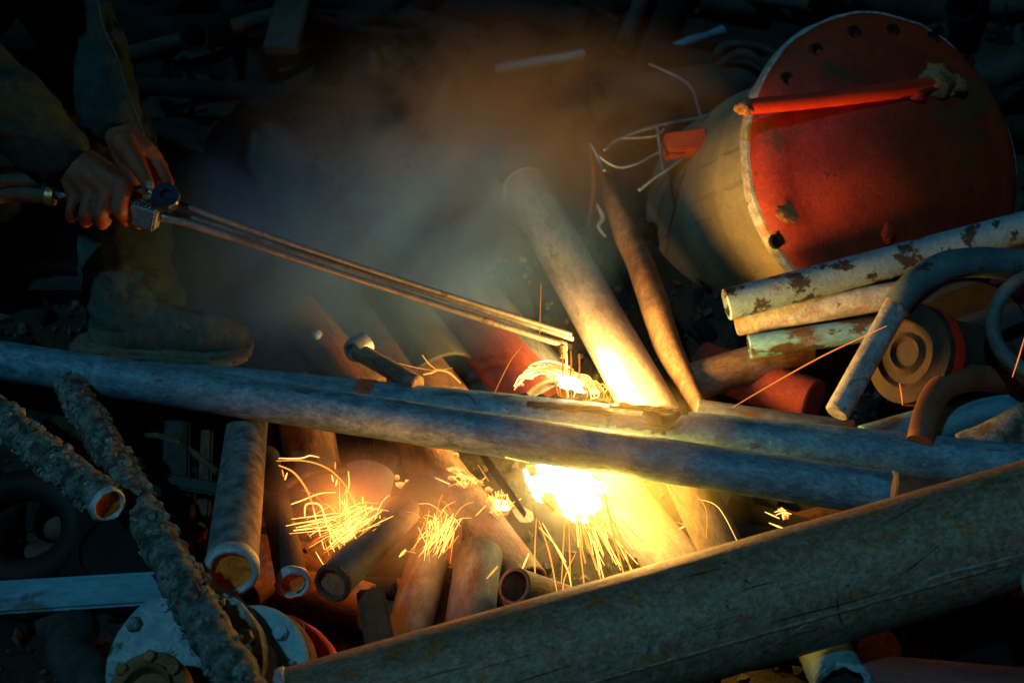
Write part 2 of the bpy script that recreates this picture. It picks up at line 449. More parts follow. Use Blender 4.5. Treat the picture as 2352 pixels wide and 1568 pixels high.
Z1, Z2, Z3 = zB(1215), zB(1400), zB(1580)
def cut_drop(p, q, t):
    z = (p[1] + q[1]) / 2
    if t > math.pi: t -= 2 * math.pi
    w = .26 + .1 * noise.noise(Vector((z * 60, 3, 0)))
    c = .35 + .15 * noise.noise(Vector((z * 30, 8, 0)))
    if Z1 < z < Z2: return abs(t - c) < w * .8
    if Z2 <= z < Z3: return abs(t - c) < .75 + .35 * noise.noise(Vector((z * 70, 1, 2)))
    return False
pB = pipe('grey pipe being cut, torn open on top beside the flame, behind the long front pipe', B0, B1, r=.0362, mat=galv_b, n=320, seg=72, dent=cut_dent, drop=cut_drop)
def band(o, z0, z1, mat, name, dr=.0012, lump=.0016):
    r = o['_r']
    pr = [(r - .002, z0)] + [(r + dr, z0 + (z1 - z0) * i / 8) for i in range(9)] + [(r - .002, z1)]
    me = lathe_mesh(name, pr, 60, False, lump * .4, 60, random.random() * 30)
    for v in me.vertices:
        if v.co.z < z0 + .004 or v.co.z > z1 - .004: v.co.z += .006 * noise.noise(v.co * 55)
    return link(name, me, mat, o)
band(pB, zB(822), zB(862), metal('red_marking_paint', (.50, .09, .03), (.38, .07, .03), (.10, .07, .05), rust=.40, chip=(.03, .02, .015), chip_amt=.25, chip_scale=40, rough=.6, metallic=0), 'paint_band')
# slag curled up from the cut
def crust_patch(name, label, pts, rad, mat, parent=None):
    o0 = pts[0].copy()
    return link(name, mesh_from(name, [sweep_data(*smooth_path(pts, rad, 5), 10, .45, .004, 60)], o0), mat, parent, mw=Matrix.Translation(o0))
crust_patch('burnt_flap', '', [P(1478, 946, 2.088), P(1510, 962, 2.075), P(1540, 962, 2.073), P(1562, 950, 2.08)], [.006, .011, .010, .004], char, pB)

lip = []
for k, u in enumerate(range(1190, 1600, 18)):
    i = zB(u) / LB
    c = P(*B0).lerp(P(*B1), i)
    h_ = .0355 + .0035 * noise.noise(Vector((k * .9, 2, 5)))
    lip.append(c + Vector((0, .50, .86)).normalized() * h_)
crust_patch('slag_lip', '', lip, [.002] + [.0042 + .0035 * noise.noise(Vector((k * 1.3, 7, 1))) for k in range(len(lip) - 2)] + [.002], char, pB)

pF = pipe('thick rust-bloomed pipe lying across the whole bottom right foreground', (668, 1688, 1.50), (2760, 1085, 1.66), r=.0772, mat=big_pipe, wall=.009, seg=72, n=60,
          dent=lambda r, t, z: r - .0012 * max(0, noise.noise(Vector((t * 1.5, z * 6, 4)))))
pipe_rim(pF, 0, w=.01, wall=.009)
# raised weld bead and gouges on it
FA, FB = P(668, 1688, 1.50), P(2760, 1085, 1.66)
def on_pipe(o, u, v, lift=0.0):
    """the point of the pipe's near surface that is seen at (u, v)"""
    mw = parent_mw(o); inv = mw.inverted()
    a = inv @ CAM; dd = (inv @ P(u, v, 1.0)) - a
    r = o['_r'] + lift
    A_, B_, C_ = dd.x ** 2 + dd.y ** 2, 2 * (a.x * dd.x + a.y * dd.y), a.x ** 2 + a.y ** 2 - r * r
    disc = max(0, B_ * B_ - 4 * A_ * C_)
    t = (-B_ - math.sqrt(disc)) / (2 * A_)
    return CAM + (P(u, v, 1.0) - CAM) * t
def scar(o, pts, rad, mat, name='gouge', flat=.5):
    wp = [on_pipe(o, u, v, -.0004) for u, v in pts]
    if isinstance(rad, float): rad = [rad * .4] + [rad] * (len(pts) - 2) + [rad * .4]
    o0 = wp[0].copy()
    return link(name, mesh_from(name, [sweep_data(*smooth_path(wp, rad, 6), 8, 1.0, rad[1] * .5, 150)], o0), mat, o, mw=Matrix.Translation(o0))
gouge_m = metal('dark_gouge', (.02, .016, .012), (.04, .03, .02), (.09, .04, .012), rust=.4, scale=40, rough=.9, metallic=0, bump=.5)
scrape_m = metal('bright_scrape', (.26, .24, .19), (.36, .34, .28), (.12, .08, .04), rust=.42, scale=40, rough=.6, metallic=.1, bump=.5)
scar(pF, [(2128, 1332), (2180, 1314), (2240, 1300), (2352, 1272)], .0022, scrape_m, 'scrape')
scar(pF, [(1766, 1430), (1850, 1408), (1940, 1385), (2050, 1352)], .0012, gouge_m)
scar(pF, [(1922, 1370), (1925, 1400), (1932, 1425), (1944, 1442)], .0014, gouge_m)
scar(pF, [(2135, 1428), (2170, 1398), (2230, 1385), (2290, 1362)], .0016, gouge_m)
rs = random.Random(12)
for k in range(26):
    u0 = rs.uniform(820, 2330); ax = 1402 - (u0 - 1663) * .285; v0 = ax + rs.uniform(-115, 120); l_ = rs.uniform(30, 170); sl = -.285 + rs.choice((0, 0, .03, -.05, .5)) * rs.uniform(-1, 1)
    scar(pF, [(u0, v0), (u0 + l_ * .5, v0 + l_ * .5 * sl + rs.uniform(-2, 2)), (u0 + l_, v0 + l_ * sl)], rs.uniform(.0005, .0011), rs.choice((gouge_m, gouge_m, scrape_m)), 'scratch')
weld = [on_pipe(pF, u, 1402 - (u - 1663) * .285 + 78, .0002) for u in range(760, 2353, 60)]
link('weld_seam', mesh_from('weld_seam', [sweep_data(*smooth_path(weld, [.0022] * len(weld), 4), 8, 1, .0008, 200)], weld[0]), big_pipe, pF, mw=Matrix.Translation(weld[0]))
for k in range(22):
    u0 = rs.uniform(60, 1900); v0 = 827 + .153 * u0 + rs.uniform(-36, 40); l_ = rs.uniform(20, 120)
    scar(pA, [(u0, v0), (u0 + l_ * .5, v0 + l_ * .075), (u0 + l_, v0 + l_ * (.15 + rs.uniform(-.04, .04)))], rs.uniform(.0004, .0008), rs.choice((gouge_m, galv_b)), 'scratch')
scar(pF, [(2320, 1080), (2340, 1106), (2352, 1130)], .0012, scrape_m, 'scrape')

# ------------------------------------------------------------------ left foreground
o = pipe('thick mud-crusted pipe at the left edge with a sand-plugged mouth', (248, 1159, 1.74), (-150, 836, 2.12), rpx=41, mat=crust, lump=.006, lscale=30, n=120, wall=.005, dent=lambda r, t, z: r + (.0045 * max(0, noise.noise(Vector((z * 55, .3 * math.sin(t), .3 * math.cos(t))))) if r > .025 else 0))
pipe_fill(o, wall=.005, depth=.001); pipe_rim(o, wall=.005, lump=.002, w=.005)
o = pipe('long mud-caked pole running down between the two sand-plugged pipes', (610, 1672, 1.38), (130, 830, 2.30), r=.0255, mat=crust, lump=.006, lscale=30, n=170, solid=True, dent=lambda r, t, z: r + .0022 * noise.noise(Vector((math.cos(t) * 1.6, math.sin(t) * 1.6, z * 30))) + .0012 * noise.noise(Vector((math.cos(t) * 5, math.sin(t) * 5, z * 150))))
o = pipe('ring-marked pipe with a wide mouth packed full of pale sand', (531, 1312, 1.72), (572, 935, 2.34), rpx=61, mat=ringed, n=40, wall=.005)
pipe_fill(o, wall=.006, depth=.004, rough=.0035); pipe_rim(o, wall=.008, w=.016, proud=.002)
o = pipe('narrow dark pipe with a crusted rim and sand, right of the wide sand-packed mouth', (673, 1340, 1.80), (612, 1050, 2.24), rpx=37, mat=mid_dark, n=30)
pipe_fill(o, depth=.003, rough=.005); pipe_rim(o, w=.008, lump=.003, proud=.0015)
o = pipe('grey pipe with a brown-plugged mouth whose upper end is burnt open', (763, 1340, 1.79), (972, 1128, 2.08), rpx=44, mat=slate, n=40)
pipe_fill(o, depth=.005, mat=scab); pipe_rim(o, w=.006, mat=rust_m, lump=.002)
band(o, o['_l'] - .075, o['_l'] + .006, char, 'charred_end', dr=.0016, lump=.006)

def cakes(o, n, seed, z1, rr):
    rnd = random.Random(seed); parts = []
    r, L = o['_r'], o['_l']
    for i in range(n):
        t, z = rnd.uniform(0, 2 * math.pi), rnd.uniform(.01, z1)
        q = rnd.uniform(*rr) * rnd.choice((.5, .7, 1, 1, 1.5))
        c = Vector((math.cos(t), math.sin(t), 0)) * (r + .001); c.z = z
        nx, ty, tz = Vector((math.cos(t), math.sin(t), 0)), Vector((-math.sin(t), math.cos(t), 0)), Vector((0, 0, 1))
        ring = [c + ty * q * math.cos(a) * rnd.uniform(.6, 1.2) + tz * q * math.sin(a) * rnd.uniform(.5, 1.0) - nx * .004 for a in [k * math.pi / 3 for k in range(6)]]
        top = [c + (p - c) * .55 + nx * (q * rnd.uniform(.25, .5) + .003) for p in ring]
        parts.append((ring + top, [(k, (k + 1) % 6, 6 + (k + 1) % 6, 6 + k) for k in range(6)] + [tuple(range(6, 12))]))
    me = mesh_from('mud_cake', parts, Vector())
    m_ = link('mud_cake', me, cake_m, o, smooth=50); m_['kind'] = 'stuff'
cake_m = metal('dried_mud', (.05, .055, .04), (.30, .33, .29), (.12, .06, .025), rust=.42, scale=60, rough=.9, metallic=0, speck=.5, bump=.8)
for o_ in [x for x in list(C.objects) if '_r' in x and x.get('label', '').startswith(('thick mud-crusted', 'long mud-caked'))]:
    cakes(o_, 420, int(o_['_l'] * 1000), o_['_l'] - .02, (.004, .010))
# teal square bar on the left
def bar(label, a, b, w, h, mat, cat='bar', name='bar', group=None, roll=0, rough=.0, cuts=0, up=Vector((0, 0, 1))):
    A, B = P(*a), P(*b)
    L = (B - A).length
    me = box_mesh(name, h, w, L, .004, 2, rough, cuts)
    o = link(name, me, mat, mw=frame((A + B) / 2, B - A, up) @ Matrix.Rotation(roll, 4, 'Z'))
    return tag(o, label, cat, group)
bar('weathered teal square bar pointing in from the left edge', (-120, 1387, 1.74), (440, 1352, 1.78), .046, .046, teal_pipe, roll=R(38), cuts=6)
bar('dull flat bar behind the mud-caked pole, running right under the ring-marked pipe', (290, 1086, 2.08), (640, 1146, 2.05), .05, .02, mid_dark, roll=R(-35), cuts=6)
bar('dark upright plank-like steel strip left of the ring-marked pipe', (412, 930, 2.30), (400, 1250, 1.98), .05, .016, mid_dark, cuts=6, up=CAMV(0, 0, 1))
bar('rusty narrow strip between upright strip and ring-marked pipe', (478, 950, 2.32), (462, 1290, 1.94), .026, .012, rust_m, cuts=6, up=CAMV(0, 0, 1))

# dark rubber ring and hub at far left
def ring_thing(label, c, nrm, R0, r0, mat, cat='ring', name='ring', seg=64, lump=.001):
    pr = [(R0 + r0 * math.cos(2 * math.pi * k / 14), r0 * math.sin(2 * math.pi * k / 14)) for k in range(14)]
    me = lathe_mesh(name, pr, seg, True, lump, 20, random.random() * 30)
    o = link(name, me, mat, mw=frame(c, nrm))
    return tag(o, label, cat)
ring_thing('black tyre-like ring lying in shadow under the mud-crusted pipe', P(60, 1215, 2.02), CAMV(.2, .55, .8), .078, .026, black_m)
disc_thing('dark pitted disc leaning below the mud-crusted pipe mouth', P(262, 1262, 2.0), CAMV(-.1, .5, .85), [(0, .004), (.05, .004), (.052, .012), (.085, .012), (.09, .006), (.09, -.02), (0, -.02)], dark, 'disc', 'scrap_disc')

# valve bodies at bottom left -----------------------------------------------------
n1 = CAMV(-.10, .42, .90)
c1 = P(424, 1530, 1.61)
r1 = M(186, 1.61)
v1 = disc_thing('large grimy pale-teal valve cover bolted round its edge, bottom left', c1, n1,
    [(0, .022), (r1 * .55, .022), (r1 * .62, .016), (r1 * .70, .010), (r1 * .93, .008), (r1, .002), (r1 * 1.01, -.006), (r1 * 1.0, -.03), (r1 * .82, -.034), (r1 * .8, -.12), (0, -.12)], pale_teal, 'valve', 'valve_cover', lump=.003)
bolts(v1, 9, r1 * .84, .009, .0105, pale_teal, phase=.35)
c1b = P(335, 1590, 1.50); r1b = M(98, 1.50)
v1b = disc_thing('small rusty flange with peeling pale paint at the bottom edge', c1b, CAMV(-.15, .5, .85),
    [(0, -.006), (r1b * .5, -.006), (r1b * .56, .010), (r1b * .66, .012), (r1b * .7, .004), (r1b * .96, .003), (r1b, -.003), (r1b, -.022), (r1b * .6, -.03), (r1b * .55, -.09), (0, -.09)],
    metal('peeling_rust_flange', (.20, .085, .03), (.28, .13, .05), (.11, .045, .016), rust=.42, chip=(.48, .54, .54), chip_amt=.22, chip_scale=26, scale=16, rough=.75, metallic=0, bump=.7, speck=.3), lump=.002)
bolts(v1b, 7, r1b * .83, .004, .008, scab, phase=.2)
n2 = CAMV(-.22, .40, .89)
c2 = P(566, 1538, 1.66); r2 = M(150, 1.66)
v2 = bpy.data.objects.new('valve', None); C.objects.link(v2); v2.matrix_world = frame(c2, n2)
tag(v2, 'teal bolted valve flange with a red-painted rear flange, behind the thick pipe end', 'valve')
v2['_r'] = r2
def vpart(name, prof, mat, z=0, lump=.001, seg=64):
    c = link(name, lathe_mesh(name, [(a, b + z) for a, b in prof], seg, False, lump, 18, random.random() * 30), mat, v2)
    return c
f1 = vpart('front_flange', [(r2 * .50, -.010), (r2 * .52, .002), (r2 * .96, .003), (r2, -.002), (r2 * .985, -.006)], teal_paint)
vpart('bore_ring', [(r2 * .30, -.012), (r2 * .34, .014), (r2 * .42, .018), (r2 * .50, .012), (r2 * .525, -.008)], metal('scoured_pink_grey', (.42, .36, .34), (.54, .48, .46), (.20, .12, .08), rust=.4, scale=20, rough=.7, metallic=0, bump=.6), lump=.002)
vpart('bore', [(0, -.02), (r2 * .30, -.018), (r2 * .33, -.004)], char)
vpart('flange_edge', [(r2 * .984, -.0055), (r2 * 1.0, -.008), (r2 * 1.0, -.034), (r2 * .8, -.037)], scab, lump=.002)
vpart('valve_neck', [(r2 * .8, -.036), (r2 * .72, -.05), (r2 * .72, -.075), (r2 * .9, -.08)], rust_m)
vpart('rear_flange', [(r2 * .9, -.079), (r2 * 1.04, -.082), (r2 * 1.05, -.115), (r2 * .7, -.12), (0, -.12)], red_chip, lump=.003)
bolts(v2, 8, r2 * .76, .004, .0105, teal_paint, phase=.25)
bolts(v2, 8, r2 * .9, -.078, .010, rust_m, phase=.55)
tube_o = tube('hose', [P(130, 1420, 1.78), P(180, 1450, 1.74), P(160, 1500, 1.70), P(200, 1550, 1.66), P(230, 1620, 1.62)], .03, mid_dark, lump=.006)
tag(tube_o, 'lumpy dark hose sagging left of the pale-teal valve cover', 'hose')

# ------------------------------------------------------------------ the lit pit under the long pipes
pipe('stout pipe glowing yellow beside the molten pool, sloping down to the right', (1305, 1020, 2.32), (1640, 1410, 2.10), rpx=66, mat=clean, n=30)
pipe('brown pipe lit orange just right of the stout yellow-lit pipe', (1540, 1020, 2.22), (1695, 1340, 2.05), rpx=50, mat=lit_rust, n=30)
pipe('grey-brown pipe half in shadow, right end of the lit pit', (1640, 1060, 2.30), (1790, 1330, 2.12), rpx=38, mat=slate, n=30)
pipe('brown scaled pipe with an edge of light, sloping left of the molten pool', (930, 985, 2.36), (1200, 1350, 2.08), rpx=58, mat=lit_rust, n=30)
pipe('smooth brown pipe lying low under the falling sparks', (1090, 1130, 2.36), (1420, 1400, 2.18), rpx=70, mat=clean, n=30)
pipe('blue-grey pipe with a rounded burnt top in the middle of the pit', (850, 1085, 2.22), (800, 1290, 2.12), rpx=58, mat=slate, n=30)
pipe('rust-red pipe at the back of the pit behind the shower of sparks', (700, 960, 2.36), (760, 1330, 2.16), rpx=62, mat=rust_m, n=30)
pipe('rust-red pipe end glowing under the long pipe, left of centre', (900, 1010, 2.38), (1010, 1180, 2.28), rpx=55, mat=rust_m, n=30)
pipe('blue-grey pipe dropping behind the thick pipe, left of two under the sheaf of sparks', (985, 1285, 2.05), (895, 1600, 1.80), rpx=48, mat=slate, n=30, lump=.002)
pipe('blue-grey pipe dropping behind the thick pipe, right of two under the sheaf of sparks', (1100, 1270, 2.06), (1055, 1610, 1.80), rpx=54, mat=slate, n=30, lump=.002)
bar('short rusty plate lit orange behind the upright sheaf of sparks', (1012, 1165, 2.10), (1002, 1300, 2.04), .075, .012, rust_m, 'plate', 'plate', cuts=6, up=CAMV(.2, .2, 1))
bar('rusty wedge of plate just above the thick pipe, right of the red flange', (850, 1360, 1.84), (885, 1540, 1.70), .04, .02, rust_m, 'plate', 'plate', cuts=6, up=CAMV(.2, .2, 1))
pipe('dim brown pipe mouth close above the thick pipe, below the sparks', (1180, 1345, 1.93), (1330, 1395, 2.08), rpx=44, mat=lit_rust, n=20)
tube_o = tube('bent_strap', [P(1090, 1010, 2.2), P(1130, 1075, 2.14), P(1170, 1130, 2.10), P(1205, 1180, 2.06)], [.01, .012, .012, .008], char, flat=.4, lump=.002)
tag(tube_o, 'scorched strap end beside the molten pool', 'strap')

crust_o = tube('scrap_lump', [P(440, 1215, 1.96), P(455, 1222, 1.94), P(462, 1240, 1.93)], [.008, .014, .006], scab, lump=.006)
tag(crust_o, 'crumbling orange rust lump between upright strips and ring-marked pipe', 'scrap')
for lab, pts, r_ in (('thin bent rod lying across the dark gap under the long pipe at left', [(300, 1010, 2.2), (360, 1000, 2.22), (430, 1030, 2.18), (500, 1085, 2.12)], .006),
                     ('thin rusty rod crossing low behind the narrow sand-plugged pipe', [(600, 1180, 2.02), (650, 1120, 2.1), (720, 1085, 2.16), (800, 1080, 2.2)], .006),
                     ('kinked thin rod sticking out above the brown-plugged pipe mouth', [(700, 1265, 1.95), (740, 1235, 1.98), (790, 1245, 2.0), (850, 1215, 2.04)], .004)):
    tag(tube('rod', [P(*p) for p in pts], r_, rust_m, seg=8, lump=.001), lab, 'rod')
# ------------------------------------------------------------------ uprights at the cut
pU = pipe('smooth upright pipe leaning back, white-hot light on its lower left side', (1512, 975, 2.28), (1205, 428, 2.85), r=.0490, mat=clean, n=30)
pipe_rim(pU, 1, mat=clean, w=.004)
vp = [P(1392, 372, 2.78), P(1408, 450, 2.69), P(1437, 537, 2.62), P(1468, 600, 2.56), P(1500, 690, 2.46), P(1522, 760, 2.41), P(1544, 815, 2.37), P(1572, 870, 2.33), P(1612, 945, 2.28)]
tag(tube('bent_pipe', vp, [M(x, 2.45) for x in (24, 34, 41, 45, 46, 44, 40, 31, 20)], metal('scaled_bent_pipe', (.07, .045, .03), (.17, .10, .055), (.14, .05, .018), rust=.46, scale=30, rough=.75, metallic=0, speck=.4, bump=.7, streak=.5, stretch=.5), flat=.7, lump=.002), 'bent tapering pipe lit orange, right of the smooth upright pipe', 'pipe')
tag(tube('bent_strap', [P(1352, 330, 2.80), P(1362, 400, 2.78), P(1356, 480, 2.76), P(1345, 540, 2.74)], [.006, .016, .018, .006], rust_m, flat=.3, lump=.003), 'flat rusty strap hanging between the upright pipe and bent pipe', 'strap')
tag(tube('wire', [P(1372, 470, 2.72), P(1384, 500, 2.71), P(1374, 520, 2.70), P(1392, 545, 2.70)], [.003, .006, .004, .003], wire_m, lump=.001), 'crumpled pale wire scrap on the rusty strap', 'wire')

# ------------------------------------------------------------------ drum with the red lid
dn = CAMV(.32, .11, .94).normalized()
dc = P(2066, 368, 2.45); RD = M(364, 2.45)
drum = bpy.data.objects.new('drum', None); C.objects.link(drum); drum.matrix_world = frame(dc, dn, UP)
tag(drum, 'big drum with a round bolted red lid, upper right', 'drum')
def dpart(name, prof, mat, lump=.0, seg=96, sm=35):
    return link(name, lathe_mesh(name, prof, seg, False, lump, 14, 3), mat, drum, smooth=sm)
dome = lambda q: .052 * (1 - (q / .78) ** 2) if q < .78 else 0.0
dpart('lid', [(RD * .078 * k, dome(.078 * k)) for k in range(10)] + [(RD * .78, .0005), (RD * .80, -.0012), (RD * .86, -.006), (RD * .92, -.014), (RD * .97, -.026), (RD * .995, -.038)], red_face, sm=80)
dpart('lid_edge', [(RD * .994, -.0375), (RD * 1.012, -.040), (RD * 1.018, -.048), (RD * 1.016, -.066), (RD * .88, -.068)], lid_edge, lump=.004)
body_m = metal('smoke_stained_drum', (.20, .19, .12), (.30, .27, .17), (.16, .08, .03), rust=.38, scale=7, rough=.6, metallic=.05, speck=.15, bump=.3, streak=.35)
dpart('drum_body', [(RD * .885, -.067), (RD * .87, -.08)] + [(RD * .87 + (.006 if i in (4, 9) else 0), -.08 - .5 * i / 14) for i in range(1, 15)] + [(RD * .8, -.60), (0, -.60)], body_m)
def on_lid(u, v, off=0.0):
    dd = P(u, v, 1.0) - CAM
    t = ((dc + dn * off) - CAM).dot(dn) / dd.dot(dn)
    return CAM + dd * t
hole_me = lathe_mesh('bolt_hole', [(0, .0010), (.0080, .0012), (.0095, .003), (.0135, .0026), (.0145, -.004)], 16, False, .0006, 90)
hole_me.materials.append(hole_m); hole_me.shade_smooth()
for (u, v) in ((1815, 178), (1880, 112), (1967, 72), (2055, 68), (2153, 82), (2240, 133), (2305, 200), (1800, 548), (2128, 570), (2225, 520)):
    c = bpy.data.objects.new('bolt_hole', hole_me); C.objects.link(c); c.parent = drum
    p = drum.matrix_basis.inverted() @ on_lid(u, v)
    q = math.hypot(p.x, p.y) / RD
    p.z = -.0005 if q < .8 else -.006 * ((q - .8) / .06) if q < .86 else -.006 - .008 * (q - .86) / .06
    c.location = p
bar_pts = [on_lid(1708, 246, .022), on_lid(1860, 232, .040), on_lid(2020, 213, .052), on_lid(2150, 194, .040)]
o = link('bar', mesh_from('bar', [sweep_data(*smooth_path(bar_pts, [.015, .0155, .0165, .016], 8), 12, .8, .0012, 40)], bar_pts[0]), red_bar, drum, mw=Matrix.Translation(bar_pts[0]))
def blob(name, c, r, mat, parent=None, squash=(1, 1, 1), lump=.35, seed=0, sub=3, mw=None):
    bm = bmesh.new(); bmesh.ops.create_icosphere(bm, subdivisions=sub, radius=1)
    for v in bm.verts:
        n_ = v.co.normalized()
        k = 1 + lump * (noise.noise(n_ * 1.7 + Vector((seed, 0, 0))) + .5 * noise.noise(n_ * 4.1 + Vector((0, seed, 0))))
        v.co = Vector((n_.x * squash[0], n_.y * squash[1], n_.z * squash[2])) * r * k
    me = bpy.data.meshes.new(name); bm.to_mesh(me); bm.free()
    return link(name, me, mat, parent, mw=mw or Matrix.Translation(c), smooth=80)
blob('weld_lump', None, .034, scab, drum, (.9, 1.2, .5), .5, 4, mw=frame(on_lid(2150, 188, .036), dn, UP))
blob('weld_lump', None, .020, scab, drum, (1, 1.4, .5), .5, 8, mw=frame(on_lid(2192, 196, .030), dn, UP))
blob('weld_lump', None, .022, red_bar, drum, (.9, 1.1, .5), .45, 6, mw=frame(on_lid(2105, 215, .042), dn, UP))
blob('weld_lump', None, .017, scab, drum, (1, 1, 1), .4, 11, mw=Matrix.Translation(on_lid(1709, 246, .020)))
blob('weld_lump', None, .017, red_bar, drum, (1.3, .8, .5), .4, 13, mw=frame(on_lid(2040, 532, .030), dn, UP))
blob('scab', None, .018, scab, drum, (1, 1.3, .12), .5, 15, mw=frame(on_lid(1812, 492, -.006), dn, UP))

# ------------------------------------------------------------------ clutter right of the cut
pipe('pale-painted chipped pipe resting against the red lid', (1668, 700, 2.33), (2560, 468, 2.33), rpx=37, mat=pale_paint, n=40, solid=False)
pipe('short rod lit yellow directly under the chipped pale pipe', (1690, 742, 2.40), (2085, 672, 2.31), rpx=30, mat=lid_edge, n=20, solid=True)
pipe('flaked blue-painted pipe below the yellow-lit rod', (1720, 797, 2.36), (2070, 745, 2.34), rpx=28, mat=blue_paint, n=20)
tag(tube('bent_pipe', [P(2470, 612, 2.20), P(2330, 607, 2.18), P(2215, 604, 2.16), P(2150, 622, 2.15), P(2095, 660, 2.13), P(2062, 700, 2.13)], [M(x, 2.15) for x in (36, 36, 36, 37, 36, 30)], deep_teal, lump=.003), 'dark teal bent pipe coming in from the right edge to the welded joint', 'pipe')
pipe('pale scuffed rod slanting down from the welded joint, sawn end free', (1922, 950, 2.06), (2076, 672, 2.14), rpx=29, mat=lid_edge, n=20, solid=True)
# stub with flanged end cap
ec = P(2086, 812, 2.14)
en = CAMV(-.80, .10, .62)
cap = disc_thing('rusty ringed end cap of a pipe behind the slanting pale rod', ec, en, [(0, .004), (.022, .004), (.028, .012), (.036, .004), (.05, .006), (.056, .014), (.064, .008), (.082, .004), (.084, -.004), (.084, -.05), (.07, -.055), (.07, -.3), (0, -.3)],
                 metal('rust_ring_cap', (.022, .014, .009), (.06, .034, .016), (.075, .022, .008), rust=.42, scale=16, rough=.7, metallic=0, bump=.6), 'pipe', 'capped_pipe', lump=.003)
link('paint_band', lathe_mesh('paint_band', [(.0855, -.006), (.0862, -.012), (.0862, -.030), (.0855, -.034)], 56, False, .002, 30), red_chip, cap)
bar('dark red steel plate standing behind the joint on the right', (2250, 560, 2.62), (2250, 800, 2.5), .40, .02, metal('dark_red_plate', (.16, .014, .006), (.22, .02, .008), (.06, .02, .008), rust=.42, scale=9, rough=.7, metallic=0, bump=.3), 'plate', 'plate', cuts=6, up=CAMV(-.2, .2, 1))
disc_thing('black drum end in the dark below the dark red plate', P(2225, 765, 2.26), CAMV(-.35, .25, .9), [(0, 0), (.095, 0), (.10, -.006), (.10, -.2), (0, -.2)], black_m, 'drum', 'drum')
ring_thing('teal-grey hoop at the right edge, upright among the pipes', P(2405, 742, 2.05), CAMV(-.45, .1, .88), .082, .012, deep_teal, 'hoop', 'hoop')
tag(tube('bent_pipe', [P(2112, 1015, 2.03), P(2132, 940, 2.06), P(2165, 890, 2.09), P(2230, 868, 2.12), P(2330, 880, 2.16), P(2420, 910, 2.18)], [M(x, 2.08) for x in (29, 30, 32, 32, 30, 30)], metal('red_brown_elbow', (.13, .045, .018), (.19, .07, .03), (.07, .03, .014), rust=.42, scale=14, rough=.55, metallic=0, bump=.3)), 'red-brown bent elbow pipe behind the long pipes at right', 'pipe')
pipe('teal painted pipe rising to the right edge behind the elbow', (1985, 1022, 2.14), (2520, 868, 2.20), rpx=46, mat=teal_pipe, n=24)
pipe('mottled brown-grey pipe at the right edge above the long pipe', (2215, 1038, 2.08), (2560, 880, 2.05), rpx=46, mat=crust, lump=.005, n=30)
o = pipe('dark brown stub with a rounded end, wedged under the thick pipe', (2052, 1122, 1.86), (2300, 1160, 1.84), rpx=37, mat=rust_m, n=16, lump=.002, solid=True)
pipe('rust-red pipe with flame light on its blunt round end', (1870, 925, 2.36), (1610, 835, 2.50), rpx=54, mat=metal('scorched_red_paint', (.24, .035, .016), (.14, .02, .010), (.08, .03, .016), rust=.48, chip=(.05, .03, .02), chip_amt=.2, chip_scale=22, scale=18, rough=.75, metallic=0, bump=.5, speck=.35), n=20, solid=True, lump=.004)
pipe('brown pipe lit orange behind the bent tapering pipe', (1580, 880, 2.36), (1850, 800, 2.44), rpx=44, mat=lit_rust, n=20)
pipe('purple-grey pipe lying behind the cut pipe at right', (1600, 950, 2.25), (1960, 1000, 2.20), rpx=34, mat=slate, n=20)
o = pipe('grey pipe stub with a round mouth at the right edge on the thick pipe', (2372, 1348, 1.50), (2640, 1300, 1.42), rpx=52, mat=crust, n=16)
pipe_rim(o, wall=.01, w=.012, mat=pale_teal); pipe_fill(o, mat=rust_m, depth=.012)
o = pipe('short teal pipe with a torn open end under the thick pipe', (1938, 1585, 1.54), (1862, 1430, 1.80), rpx=66, mat=teal_paint, n=20, seg=48, lump=.001)
pipe_fill(o, mat=char, depth=.02, rough=.01); pipe_rim(o, w=.008, lump=.006, mat=pale_teal)
pipe('black pipe added out of sight behind the thick pipe to block firelight', (1250, 1470, 1.85), (2170, 1292, 1.96), rpx=100, mat=dark, n=12)  # added filler behind the thick pipe, stops pool light passing underneath
pipe('second black pipe added along the back of the thick pipe to block firelight', (1150, 1540, 1.74), (1775, 1440, 1.82), rpx=92, mat=dark, n=12)  # added as a second blocker, keeps pool light off the teal stub
pipe('faded red pipe along the bottom edge on the right', (1930, 1552, 1.70), (2700, 1625, 1.58), rpx=56, mat=red_pipe_m, n=24)
bar('dark steel channel lying on the grit at the bottom right corner', (2170, 1425, 1.90), (2520, 1620, 1.66), .12, .03, dark, 'channel', 'channel', cuts=6)
disc_thing('small rusty round lid in the shadow of the thick pipe', P(2020, 1490, 1.78), CAMV(-.1, .6, .7), [(0, .006), (.026, .006), (.03, .002), (.03, -.02), (0, -.02)], scab, 'cap', 'blank_disc', lump=.002)

# ------------------------------------------------------------------ smoke-veiled heap behind
o = pipe('dark round-ended pipe lying behind the torch, nearest the boot toe', (676, 712, 2.42), (850, 905, 2.36), rpx=50, mat=rust_m, n=20, solid=True)
blob('pipe_plug', None, .012, rim_m, o, (1, 1, .6), .3, 3, mw=Matrix.Translation(on_pipe(o, 728, 768, -.004)))
o = pipe('short brown rod ending at the cut pipe, lit at its right end', (820, 805, 2.30), (960, 885, 2.20), rpx=21, mat=lit_rust, n=16, solid=True)
disc_thing('nut-shaped fitting on the end of the short brown rod', P(812, 806, 2.29), CAMV(-.55, -.35, .75), [(0, -.006), (.012, -.006), (.015, .004), (.020, .004), (.023, -.002), (.023, -.03), (0, -.03)], chrome, 'fitting', 'pipe_fitting')
pipe('broad dim pipe sloping behind the smoke, left of the flame', (560, 330, 2.95), (1000, 900, 2.46), rpx=98, mat=mid_dark, n=24)
